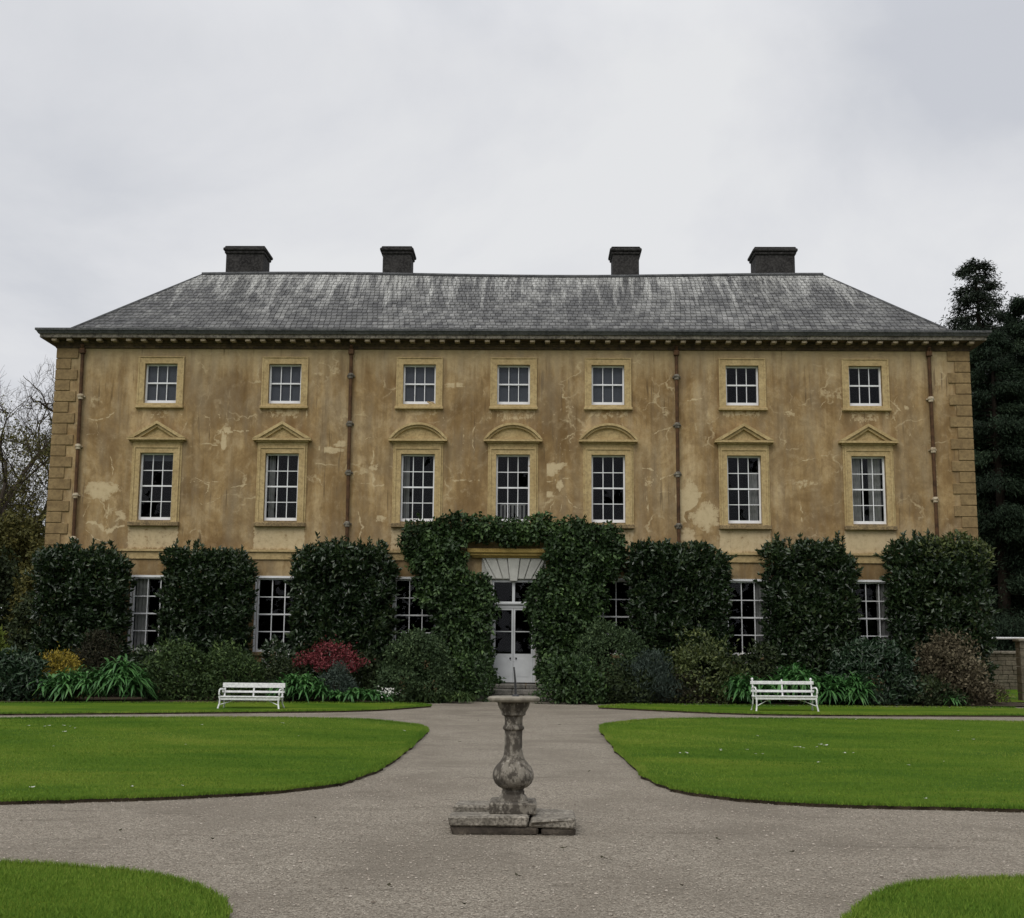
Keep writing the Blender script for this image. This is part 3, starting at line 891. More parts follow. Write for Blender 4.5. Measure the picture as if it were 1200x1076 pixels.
# roof of individual slates
SB = 0.10                       # slate edge lies this far inside the cornice edge plane of the wall
bx0, bx1, by0, by1 = XL + 0.32, XR - 0.44, Y0 - 0.08, YB + 0.08
HD = (by1 - by0) / 2
HX = 3.32                       # the ends are a little steeper than the front
RZ0, RZ1 = 11.94, 15.04
rx0, rx1, ry = bx0 + HX, bx1 - HX, (by0 + by1) / 2
slope_len = math.hypot(HD, RZ1 - RZ0)
rf = MB()
rows = 20
under = 0.02
for side in range(4):
    for rrow in range(rows):
        t0, t1 = rrow / rows, (rrow + 1.25) / rows
        t1 = min(t1, 1.0)
        A = {0: (bx0, bx1), 2: (bx0, bx1), 1: (by0, by1), 3: (by0, by1)}[side]
        HU, HV = (HX, HD) if side in (0, 2) else (HD, HX)
        lo0, hi0 = A[0] + HU * t0, A[1] - HU * t0
        wslate = 0.145 + 0.04 * (1 - rrow / rows)
        nsl = max(1, int((hi0 - lo0) / wslate))
        off = (rrow % 2) * 0.5 + random.uniform(-0.12, 0.12)
        cuts = [lo0] + [lo0 + (k + off + random.uniform(-0.1, 0.1)) * wslate for k in range(1, nsl) if lo0 + (k + off - 0.15) * wslate < hi0 - 0.1] + [hi0]
        for u0, u1 in zip(cuts[:-1], cuts[1:]):
            g = 0.009
            lift = 0.042 + random.uniform(-0.006, 0.010)
            dt = random.uniform(-0.10, 0.10) / rows
            tw = random.uniform(-0.004, 0.004)
            def pt(u, t, h):
                u = min(max(u, A[0] + HU * t), A[1] - HU * t)
                z = RZ0 + (RZ1 - RZ0) * t + h - (0.05 * math.sin(u * 0.33 + 1.0) * t)
                d = HV * t
                return {0: (u, by0 + d, z), 2: (u, by1 - d, z), 1: (bx1 - d, u, z), 3: (bx0 + d, u, z)}[side]
            a, b, c, d = pt(u0 + g, max(t0 + dt, 0), lift + tw), pt(u1 - g, max(t0 + dt, 0), lift - tw), pt(u1 - g, t1, 0.006), pt(u0 + g, t1, 0.006)
            a2, b2 = pt(u0 + g, max(t0 + dt, 0), 0.0), pt(u1 - g, max(t0 + dt, 0), 0.0)
            tt = min(max(random.gauss(0.42, 0.17), 0.02), 1)
            if side in (2, 3):
                rf.face([b, a, d, c], t=tt); rf.face([b2, a2, a, b], t=tt)
            else:
                rf.face([a, b, c, d], t=tt); rf.face([a2, b2, b, a], t=tt)
# boarding under the slates
E4 = [(bx0, by0, RZ0 - under), (bx1, by0, RZ0 - under), (bx1, by1, RZ0 - under), (bx0, by1, RZ0 - under)]
RA, RB = (rx0, ry, RZ1 - under - 0.05), (rx1, ry, RZ1 - under - 0.05)
for q in ([E4[0], E4[1], RB, RA], [E4[1], E4[2], RB], [E4[2], E4[3], RA, RB], [E4[3], E4[0], RA]): rf.face(q, t=0.05)
roof = place(rf.build('roof', M['slate'], weld=False), house)
rc = MB()
rpts = [(rx0 + (rx1 - rx0) * k / 40, ry, RZ1 + 0.03 - 0.05 * math.sin((rx0 + (rx1 - rx0) * k / 40) * 0.33 + 1.0)) for k in range(41)]
rc.tube(rpts, 0.075, 8)
place(rc.build('ridge_capping', M['lead']), roof)
for cx, cy, ex in ((bx0, by0, rx0), (bx1, by0, rx1), (bx0, by1, rx0), (bx1, by1, rx1)):
    h = MB(); h.tube([(cx, cy, RZ0 + 0.02), (ex, ry, RZ1 + 0.0 - 0.05 * math.sin(ex * 0.33 + 1.0))], 0.05, 6)
    place(h.build('hip_capping', M['lead']), roof)

CY = ry + 0.45
for (a, b, c0, c1, wide) in ((264, 310, 262, 315, True), (448, 481, 446, 483, False), (718, 749, 716, 751, False), (886, 932, 881, 935, True)):
    pa, pb = at(a, 322, CY - 0.45), at(b, 322, CY - 0.45)
    if a == 264: pb[0] -= 0.06
    zt = at(600, 293.5, CY)[2]
    ch = MB()
    x0, x1 = pa[0], pb[0]
    dp = 0.55 if not wide else 0.62
    ch.cbox(x0, x1, CY - 0.45, CY + dp, 13.6, zt - 0.30, 0.02)
    ch.cbox(x0 - 0.05, x1 + 0.05, CY - 0.50, CY + dp + 0.05, zt - 0.298, zt - 0.19, 0.03)
    ch.cbox(x0 - 0.10, x1 + 0.10, CY - 0.55, CY + dp + 0.10, zt - 0.188, zt - 0.07, 0.03)
    ch.cbox(x0 - 0.05, x1 + 0.05, CY - 0.50, CY + dp + 0.05, zt - 0.068, zt, 0.03)
    place(ch.build('chimney', M['chimney'], weld=False), roof)


# windows
def sash(parent, x, w, z0, z1, cols, rws, yb, bar=0.024, bot=0.10):
    f = MB()
    fr = 0.055
    f.box(x - w / 2, x - w / 2 + fr, yb - 0.03, yb + 0.05, z0, z1)
    f.box(x + w / 2 - fr, x + w / 2, yb - 0.03, yb + 0.05, z0, z1)
    f.box(x - w / 2 + fr, x + w / 2 - fr, yb - 0.027, yb + 0.05, z1 - 0.05, z1)
    f.box(x - w / 2 + fr, x + w / 2 - fr, yb - 0.033, yb + 0.05, z0, z0 + bot)
    ix0, ix1, iz0, iz1 = x - w / 2 + fr, x + w / 2 - fr, z0 + bot, z1 - 0.05
    zm = (iz0 + iz1) / 2
    f.box(ix0, ix1, yb - 0.022, yb + 0.045, zm - 0.024, zm + 0.024)
    for k in range(1, cols):
        c = ix0 + (ix1 - ix0) * k / cols
        f.box(c - bar / 2, c + bar / 2, yb - 0.012, yb + 0.03, iz0, zm - 0.024)
        f.box(c - bar / 2, c + bar / 2, yb - 0.012, yb + 0.03, zm + 0.024, iz1)
    for k in range(1, rws):
        if 2 * k == rws: continue
        z = iz0 + (iz1 - iz0) * k / rws
        f.box(ix0, ix1, yb - 0.010, yb + 0.028, z - bar / 2, z + bar / 2)
    place(f.build('sash', M['white']), parent)
    # each pane slightly out of true, as old crown glass is
    g = MB()
    for a in range(cols):
        for b in range(rws):
            xa, xb = ix0 + (ix1 - ix0) * a / cols, ix0 + (ix1 - ix0) * (a + 1) / cols
            za, zb = iz0 + (iz1 - iz0) * b / rws, iz0 + (iz1 - iz0) * (b + 1) / rws
            tx, tz = random.uniform(-0.006, 0.006), random.uniform(-0.006, 0.006)
            g.face([(xa, yb + 0.012 - tx - tz, za), (xb, yb + 0.012 + tx - tz, za), (xb, yb + 0.012 + tx + tz, zb), (xa, yb + 0.012 - tx + tz, zb)])
    place(g.build('pane', M['glass'], weld=False), parent)


def curtain(parent, x0, x1, z0, z1, y, mat):
    c = MB()
    n = max(8, int((x1 - x0) / 0.02))
    f = lambda k: y + 0.03 * math.sin(k * 0.95) + 0.015 * math.sin(k * 0.37 + x0)
    for k in range(n):
        a, b = x0 + (x1 - x0) * k / n, x0 + (x1 - x0) * (k + 1) / n
        c.face([(a, f(k), z0), (b, f(k + 1), z0), (b, f(k + 1), z1), (a, f(k), z1)], sm=True)
    place(c.build('curtain', mat), parent)


top_i = mid_i = low_i = 0
for kind, x, w, z0, z1 in wins:
    wroot = MB()
    if kind == 'top':
        s = 0.20
        wroot.box(x - w / 2 - s, x - w / 2, Y0 - 0.05, Y0 + 0.01, z0 - 0.08, z1 + 0.20)
        wroot.box(x + w / 2, x + w / 2 + s, Y0 - 0.05, Y0 + 0.01, z0 - 0.08, z1 + 0.20)
        wroot.box(x - w / 2, x + w / 2, Y0 - 0.047, Y0 + 0.01, z1, z1 + 0.20)
        wroot.box(x - w / 2 - s - 0.03, x + w / 2 + s + 0.03, Y0 - 0.075, Y0 + 0.01, z1 + 0.202, z1 + 0.232)
        wroot.box(x - w / 2 - s - 0.025, x - w / 2 - s + 0.025, Y0 - 0.068, Y0 + 0.01, z0 - 0.078, z1 + 0.20)
        wroot.box(x + w / 2 + s - 0.025, x + w / 2 + s + 0.025, Y0 - 0.068, Y0 + 0.01, z0 - 0.078, z1 + 0.20)
        win = place(wroot.build('window', M['stone'], weld=False), house)
        sl = MB(); sl.cbox(x - w / 2 - s - 0.06, x + w / 2 + s + 0.06, Y0 - 0.12, Y0 + 0.10, z0 - 0.17, z0 - 0.082, 0.012)
        sl.box(x - w / 2, x + w / 2, Y0 - 0.06, Y0 + 0.16, z0 - 0.08, z0 - 0.002)
        place(sl.build('sill', M['stone'], weld=False), win)
        sash(win, x, w, z0, z1, 3, 2, Y0 + 0.15, bot=0.12)
        if top_i < 5:
            b = MB(); lo = z0 + (0.05, 0.05, 0.16, 0.04, 0.05)[top_i]
            b.box(x - w / 2 + 0.03, x + w / 2 - 0.03, Y0 + 0.24, Y0 + 0.245, lo, z1 - 0.02)
            place(b.build('blind', M['blind']), win)
        top_i += 1
    elif kind == 'mid':
        s = 0.21
        for sg in (-1, 1):
            a, b = sorted((x + sg * w / 2, x + sg * (w / 2 + s)))
            wroot.box(a, b, Y0 - 0.055, Y0 + 0.01, z0 - 0.06, z1 + 0.21)
            a, b = sorted((x + sg * (w / 2 + s - 0.05), x + sg * (w / 2 + s)))
            wroot.box(a, b, Y0 - 0.080, Y0 - 0.055, z0 - 0.06, z1 + 0.162)
            a, b = sorted((x + sg * (w / 2 + s), x + sg * (w / 2 + s + 0.06)))
            wroot.box(a, b, Y0 - 0.030, Y0 + 0.01, z0 - 0.06, z1 + 0.36)
        wroot.box(x - w / 2, x + w / 2, Y0 - 0.052, Y0 + 0.01, z1, z1 + 0.21)
        wroot.box(x - w / 2 - s, x + w / 2 + s, Y0 - 0.080, Y0 - 0.055, z1 + 0.162, z1 + 0.21)
        wroot.box(x - w / 2 - s, x + w / 2 + s, Y0 - 0.058, Y0 + 0.01, z1 + 0.212, z1 + 0.36)
        win = place(wroot.build('window', M['stone'], weld=False), house)
        sl = MB(); sl.cbox(x - w / 2 - s - 0.08, x + w / 2 + s + 0.08, Y0 - 0.15, Y0 + 0.02, z0 - 0.20, z0 - 0.062, 0.015)
        sl.box(x - w / 2, x + w / 2, Y0 - 0.07, Y0 + 0.16, z0 - 0.06, z0 - 0.002)
        place(sl.build('sill', M['sill'], weld=False), win)
        p = MB()
        hw, zb, za = 0.96, z1 + 0.362, z1 + 1.04
        p.box(x - hw + 0.10, x + hw - 0.10, Y0 - 0.12, Y0 + 0.01, zb, zb + 0.045)
        p.box(x - hw, x + hw, Y0 - 0.22, Y0 + 0.01, zb + 0.047, zb + 0.115)
        zc = zb + 0.117
        if mid_i in (2, 3, 4):
            n = 18; R_h = za - zc - 0.02
            rad_ = (hw * hw + R_h * R_h) / (2 * R_h); cz = zc + R_h - rad_
            ang = math.asin(hw / rad_)
            arc = lambda r, k: (x + r * math.sin(-ang + 2 * ang * k / n), cz + r * math.cos(-ang + 2 * ang * k / n))
            for (ro, ri, yf) in ((rad_, rad_ - 0.075, 0.23), (rad_ - 0.078, rad_ - 0.15, 0.16)):
                for k in range(n):
                    a, b, c, d = arc(ri, k), arc(ri, k + 1), arc(ro, k + 1), arc(ro, k)
                    q = [(u, max(v, zc)) for u, v in (a, b, c, d)]
                    p.prism(q, Y0 - yf, Y0 + 0.01)
            tym = [(x - hw + 0.16, zc)] + [(x + hw - 0.16, zc)] + [(arc(rad_ - 0.14, k)[0], arc(rad_ - 0.14, k)[1]) for k in range(n - 1, 0, -1) if arc(rad_ - 0.14, k)[1] > zc + .01]
            p.prism(tym, Y0 - 0.07, Y0 + 0.01)
        else:
            for (o, th, yf) in ((0.0, 0.10, 0.23), (0.105, 0.09, 0.16)):
                for sg in (-1, 1):
                    a, b = (x + sg * hw, zc), (x, za - o)
                    a2 = (x + sg * (hw - (o + th) * 2.0), zc); b2 = (x, za - o - th)
                    a = (x + sg * (hw - o * 2.0), zc)
                    q = [a, b, b2, a2] if sg < 0 else [a, a2, b2, b]
                    q = q[::-1] if sg < 0 else q[::-1]
                    p.prism(q, Y0 - yf, Y0 + 0.01)
            p.prism([(x - hw + 0.30, zc), (x + hw - 0.30, zc), (x, za - 0.18)], Y0 - 0.07, Y0 + 0.01)
        place(p.build('pediment', M['stone'], weld=False), win)
        sash(win, x, w, z0, z1, 3, 4, Y0 + 0.15, bot=0.11)
        hw2 = w / 2 - 0.06
        if mid_i == 6:
            curtain(win, x - hw2, x - hw2 + 0.32, z0 + 0.08, z1 - 0.03, Y0 + 0.36, M['curtain'])
            curtain(win, x + hw2 - 0.42, x + hw2, z0 + 0.08, z1 - 0.03, Y0 + 0.36, M['curtain'])
        elif mid_i == 5:
            curtain(win, x + hw2 - 0.26, x + hw2, z0 + 0.08, z1 - 0.5, Y0 + 0.36, M['curtain'])
        elif mid_i in (1, 2):
            curtain(win, x - hw2, x - hw2 + 0.18, z0 + 0.08, z1 - 0.03, Y0 + 0.42, M['curtain'])
        elif mid_i == 3:
            ra = MB()
            for k in range(7):
                ra.box(x - 0.42 + k * 0.125, x - 0.42 + k * 0.125 + 0.07, Y0 + 0.45, Y0 + 0.47, z0 + 0.12, z0 + 0.60)
            ra.box(x - 0.42, x + 0.41, Y0 + 0.452, Y0 + 0.468, z0 + 0.602, z0 + 0.64)
            place(ra.build('slatted_rack', M['curtain']), win)
        if mid_i in (0,):
            b = MB(); b.box(x - hw2, x + hw2, Y0 + 0.24, Y0 + 0.245, z1 - 0.24, z1 - 0.02)
            place(b.build('blind', M['blind']), win)
        mid_i += 1
    else:
        wroot.box(x - w / 2 - 0.07, x - w / 2, Y0 - 0.015, Y0 + 0.06, z0, z1 + 0.07)
        wroot.box(x + w / 2, x + w / 2 + 0.07, Y0 - 0.015, Y0 + 0.06, z0, z1 + 0.07)
        wroot.box(x - w / 2, x + w / 2, Y0 - 0.013, Y0 + 0.06, z1, z1 + 0.07)
        win = place(wroot.build('window', M['white'], weld=False), house)
        sl = MB(); sl.cbox(x - w / 2 - 0.15, x + w / 2 + 0.15, Y0 - 0.12, Y0 + 0.14, z0 - 0.12, z0 - 0.002, 0.012)
        place(sl.build('sill', M['sill'], weld=False), win)
        sash(win, x, w, z0, z1, 3, 4, Y0 + 0.10, bar=0.03, bot=0.09)
        hw2 = w / 2 - 0.06
        if low_i == 0: curtain(win, x - hw2, x - hw2 + 0.42, z0 + 0.05, z1 - 0.03, Y0 + 0.24, M['curtain'])
        if low_i == 4: curtain(win, x + hw2 - 0.40, x + hw2, z0 + 0.05, z1 - 0.03, Y0 + 0.24, M['curtain'])
        if low_i == 5: curtain(win, x + hw2 - 0.46, x + hw2, z0 + 0.05, z1 - 0.03, Y0 + 0.24, M['curtain'])
        low_i += 1

# door
d = MB()
fw = 0.08
d.box(DX - DW / 2, DX - DW / 2 + fw, Y0 + 0.02, Y0 + 0.16, 0.50, 3.75)
d.box(DX + DW / 2 - fw, DX + DW / 2, Y0 + 0.02, Y0 + 0.16, 0.50, 3.75)
d.box(DX - DW / 2 + fw, DX + DW / 2 - fw, Y0 + 0.023, Y0 + 0.16, 3.68, 3.75)
d.box(DX - 0.045, DX + 0.045, Y0 + 0.03, Y0 + 0.15, 3.06, 3.68)
d.box(DX - DW / 2 + fw, DX + DW / 2 - fw, Y0 + 0.03, Y0 + 0.15, 2.86, 2.94)
d.cbox(DX - DW / 2 + fw, DX + DW / 2 - fw, Y0 - 0.03, Y0 + 0.15, 2.945, 3.055, 0.03)
door = place(d.build('door', M['door'], weld=False), house)
for sg in (-1, 1):
    l = MB()
    a, b = (DX - DW / 2 + fw + 0.004, DX - 0.004) if sg < 0 else (DX + 0.004, DX + DW / 2 - fw - 0.004)
    st = 0.055
    y0, y1 = Y0 + 0.05, Y0 + 0.10
    l.box(a, a + st, y0, y1, 0.50, 2.855); l.box(b - st, b, y0, y1, 0.50, 2.855)
    l.box(a + st, b - st, y0 + .002, y1, 2.79, 2.855)
    l.box(a + st, b - st, y0 + .002, y1, 0.50, 1.40)
    l.box(a + st, b - st, y0 + .006, y1 - 0.01, 2.09, 2.12)
    l.box(a + st + 0.05, b - st - 0.05, y0 - .008, y0 + 0.002, 0.68, 1.24)
    place(l.build('door_leaf', M['door'], weld=False), door)
    h = MB(); cx = (b - 0.03) if sg < 0 else (a + 0.03)
    h.lathe([(0.02, 0), (0.03, 0.02), (0.018, 0.045)], (0, 0, 0), 10)
    ho = h.build('handle', M['iron']); ho.rotation_euler = (rad(90), 0, 0); ho.location = (cx + sg * 0.06, y0 - 0.002, 1.26)
    place(ho, door)
g = MB()
g.face([(DX - DW / 2 + fw, Y0 + 0.08, 1.40), (DX + DW / 2 - fw, Y0 + 0.08, 1.40), (DX + DW / 2 - fw, Y0 + 0.08, 3.70), (DX - DW / 2 + fw, Y0 + 0.08, 3.70)])
place(g.build('pane', M['glass']), door)
b = MB(); b.tube([(DX + DW / 2 - 0.02, Y0 + 0.0, 1.75), (DX + DW / 2 + 0.0, Y0 - 0.10, 1.78), (DX + DW / 2 + 0.03, Y0 - 0.12, 1.68)], 0.018, 6)
place(b.build('bell_pull', M['iron']), door)
# flat arch of painted voussoirs
v = MB()
zb, ztp = 3.79, 4.44
hwb, hwt = 0.86, 1.02
nv = 7
us = [-1, -0.72, -0.43, -0.16, 0.16, 0.43, 0.72, 1]
for i in range(nv):
    u0, u1 = us[i], us[i + 1]
    sp = 1.62
    zz0 = zb if i != 3 else zb - 0.07
    yf = Y0 - 0.10 if i != 3 else Y0 - 0.14
    x0b, x1b = DX + u0 * 0.80 + 0.016, DX + u1 * 0.80 - 0.016
    x0t, x1t = DX + max(-hwt, min(hwt, u0 * 0.80 * sp)) + 0.018, DX + max(-hwt, min(hwt, u1 * 0.80 * sp)) - 0.018
    if x1t - x0t < 0.04:
        continue
    v.prism([(x0b, zz0), (x1b, zz0), (x1t, ztp), (x0t, ztp)], yf, Y0 + 0.01)
for sg in (-1, 1):
    a, b = sorted((DX + sg * (DW / 2 + 0.003), DX + sg * 1.0))
    v.box(a, b, Y0 - 0.05, Y0 + 0.015, 0.5, zb - 0.005)
v.box(DX - 1.03, DX + 1.03, Y0 - 0.015, Y0 + 0.012, zb - 0.03, ztp + 0.02)
place(v.build('door_arch', M['arch'], weld=False), door)
hd = MB()
hd.cbox(DX - 1.50, DX + 1.36, Y0 - 0.34, Y0 + 0.02, 4.60, 4.74, 0.02)
hd.cbox(DX - 1.42, DX + 1.28, Y0 - 0.26, Y0 + 0.02, 4.515, 4.598, 0.015)
hd.cbox(DX - 1.34, DX + 1.20, Y0 - 0.16, Y0 + 0.02, 4.455, 4.513, 0.012)
place(hd.build('door_hood', M['hood'], weld=False), door)
stp = MB()
for k, (yy, z0, z1, hw) in enumerate(((39.0, 0.33, 0.47, 1.25), (38.35, 0.17, 0.328, 1.55), (37.7, 0.0, 0.168, 1.75))):
    n = 3 + k
    for j in range(n):
        a = DX - hw + 2 * hw * j / n; b = DX - hw + 2 * hw * (j + 1) / n
        stp.cbox(a + 0.006, b - 0.006, yy + random.uniform(-.015, .015), 39.94, z0, z1, 0.02, jit=0.008)
place(stp.build('doorstep', M['step'], weld=False), door)

# downpipes
for (xt, xb, zc) in ((-14.33, -14.22, (9.70, 8.02, 6.40, 4.98)), (-5.38, -5.34, (10.43, 8.82, 7.20, 5.52)), (5.36, 5.37, (10.43, 8.82, 7.20, 5.52)), (13.63, 13.66, (9.72, 8.04, 6.42, 5.0))):
    p = MB()
    yp = Y0 - 0.11
    p.tube([(xt, yp - 0.1, 11.44), (xt, yp, 11.30), (xb, yp, 0.1)], 0.058, 10)
    p.cbox(xt - 0.09, xt + 0.09, yp - 0.10, yp + 0.06, 11.14, 11.32, 0.02)
    dp = place(p.build('downpipe', M['rust']), house)
    for z in zc + (zc[-1] - 1.6, zc[-1] - 3.2):
        c = MB(); x = xt + (xb - xt) * (11.3 - z) / 11.2
        c.lathe([(0.062, -0.10), (0.080, -0.09), (0.080, -0.02), (0.098, 0.0), (0.098, 0.05), (0.075, 0.08), (0.062, 0.085)], (x, yp, z), 12)
        c.box(x - 0.13, x + 0.13, yp + 0.05, Y0 - 0.002, z - 0.02, z + 0.03)
        place(c.build('collar', M['collar'] if abs(xt) > 8 else M['corona']), dp)

# ------------------------------------------------------------------ plants
def leaf_arrays(P, Nn, ln, wd_, up=0.0, droop=0.15, fold=0.18, axis=None, along=0.6):
    n = len(P)
    r = rng.normal(0, 1, (n, 3))
    if axis is None:
        A = r + Nn * along + np.array([0, 0, up])
    else:
        A = axis + r * 0.25
    A /= np.linalg.norm(A, axis=1)[:, None] + 1e-9
    Nn = Nn + rng.normal(0, 0.55, (n, 3))
    B = np.cross(Nn, A); B /= np.linalg.norm(B, axis=1)[:, None] + 1e-9
    Nt = np.cross(A, B)
    ln = (ln * rng.uniform(0.6, 1.25, n))[:, None]; wv = (wd_ * rng.uniform(0.7, 1.2, n))[:, None]
    V = np.zeros((n, 4, 3))
    V[:, 0] = P
    V[:, 1] = P + A * ln * 0.48 + B * wv / 2 + Nt * wv * fold
    V[:, 2] = P + A * ln - Nt * ln * droop
    V[:, 3] = P + A * ln * 0.48 - B * wv / 2 + Nt * wv * fold
    return V


def leaf_obj(name, V, mat, parent=None, tint=None):
    n = len(V)
    b = np.arange(n)[:, None] * 4
    Fa = np.concatenate([b + np.array([[0, 1, 2]]), b + np.array([[0, 2, 3]])], 1).reshape(-1)
    tint = rng.beta(2.0, 2.6, n) if tint is None else tint
    return np_mesh(name, V.reshape(-1, 3), Fa, np.full(2 * n, 3), mat, parent, {'tint': np.repeat(np.clip(tint, 0, 1), 2)})


def lump_pts(lumps, n, lo=0.72, hi=1.06, deep=0.66):
    lumps = np.asarray(lumps, float)
    c, r = lumps[:, :3], lumps[:, 3:]
    wt = r[:, 0] * r[:, 1] + r[:, 1] * r[:, 2] + r[:, 0] * r[:, 2]
    i = rng.choice(len(lumps), n, p=wt / wt.sum())
    d = rng.normal(0, 1, (n, 3)); d /= np.linalg.norm(d, axis=1)[:, None]
    s = rng.uniform(lo, hi, n)[:, None]
    P = c[i] + d * r[i] * s
    nn = d / r[i]; nn /= np.linalg.norm(nn, axis=1)[:, None]
    ok = P[:, 2] > 0.03
    for k in range(len(lumps)):
        q = (((P - c[k]) / r[k]) ** 2).sum(1)
        ok &= ~((q < deep ** 2) & (i != k))
    # clump tone: whole lumps differ a little in leaf colour
    lt = rng.normal(0, 0.10, len(lumps))
    return P[ok], nn[ok], lt[i][ok]


def bush_lumps(c, rx, ry_, rz, k, fr=0.45):
    """irregular dome of lumps standing on the ground at c"""
    out = []
    for _ in range(k):
        a = rng.uniform(0, 2 * np.pi); h = rng.uniform(0.0, 1.0)
        rr = (1 - h ** 3) ** 0.5 * rng.uniform(0.35, 1.0)
        s = fr * rng.uniform(0.65, 1.2)
        out.append((c[0] + rx * (1 - s * .7) * rr * math.cos(a), c[1] + ry_ * (1 - s * .7) * rr * math.sin(a), c[2] + rz * (1 - s * .8) * h + 0.05, rx * s, ry_ * s, rz * s))
    for q in (-0.55, -0.2, 0.2, 0.55):
        out.append((c[0] + rx * q, c[1] - ry_ * 0.25, c[2] + rz * 0.22, rx * 0.42, ry_ * 0.55, rz * 0.26))
    for _ in range(3):
        out.append((c[0] + rx * rng.uniform(-.45, .45), c[1] + ry_ * rng.uniform(-.2, .3), c[2] + rz * 0.38, rx * 0.5, ry_ * 0.6, rz * rng.uniform(.38, .52)))
    return out


def span(x0, x1, ytop, Y):
    """measured width and top -> centre x, half width, height"""
    a, b = at(x0, 780, Y), at(x1, 780, Y)
    return (a[0] + b[0]) / 2, (b[0] - a[0]) / 2, at((x0 + x1) / 2, ytop, Y)[2]


def bush(name, label, cat, x0, x1, ytop, Y, mat, n, ln, wd_, ry_=None, k=14, group=None, up=0.3, fr=0.42, droop=0.15, flowers=0, along=0.6, zlow=0.0, rag=0.07):
    cx, rx, h = span(x0, x1, ytop, Y)
    h *= 0.94
    ry_ = ry_ or min(rx * 0.8, 1.2)
    lumps = bush_lumps((0, 0, 0), rx, ry_, h, k, fr)
    P, nn, lt = lump_pts(lumps, int(n * 2.3))
    ph = rng.uniform(0, 6.28, 3)
    wv = np.sin(P[:, 0] * 9 + ph[0]) * np.sin(P[:, 1] * 8 + ph[1]) + np.sin(P[:, 2] * 10 + P[:, 0] * 4 + ph[2])
    P = P + nn * (rag * wv + rng.exponential(rag * 0.6, len(P)))[:, None]
    ok = P[:, 2] > zlow + 0.1 * np.sin(P[:, 0] * 7)
    P, nn, lt = P[ok], nn[ok], lt[ok]
    V = leaf_arrays(P, nn, ln * 1.25, wd_ * 1.35, up, droop, along=along)
    o = leaf_obj(name, V, mat, None, rng.beta(2, 2.6, len(P)) + lt)
    o.location = (cx, Y, 0)
    tag(o, label, cat, group)
    st = MB()
    for j in range(7):
        a = rng.uniform(0, 6.28); l = lumps[j % len(lumps)]
        st.tube([(0.1 * math.cos(a), 0.1 * math.sin(a), 0), (l[0] * 0.5, l[1] * 0.5, l[2] * 0.5), (l[0], l[1], l[2])], [0.03, 0.02, 0.008], 5)
    st.build('stem', M['twig'], o)
    if flowers:
        q = rng.choice(len(P), flowers, replace=False)
        front = (nn[q, 1] < 0.2)
        q = q[front]
        Pf = np.repeat(P[q] + nn[q] * 0.05, 6, 0); Nf = np.repeat(nn[q], 6, 0)
        Vf = leaf_arrays(Pf + rng.normal(0, 0.015, Pf.shape), Nf, 0.06, 0.05, 0, 0.1)
        f = leaf_obj('flowers', Vf, L['petal'], o)
        f['label'] = 'small white flowers'
    return o


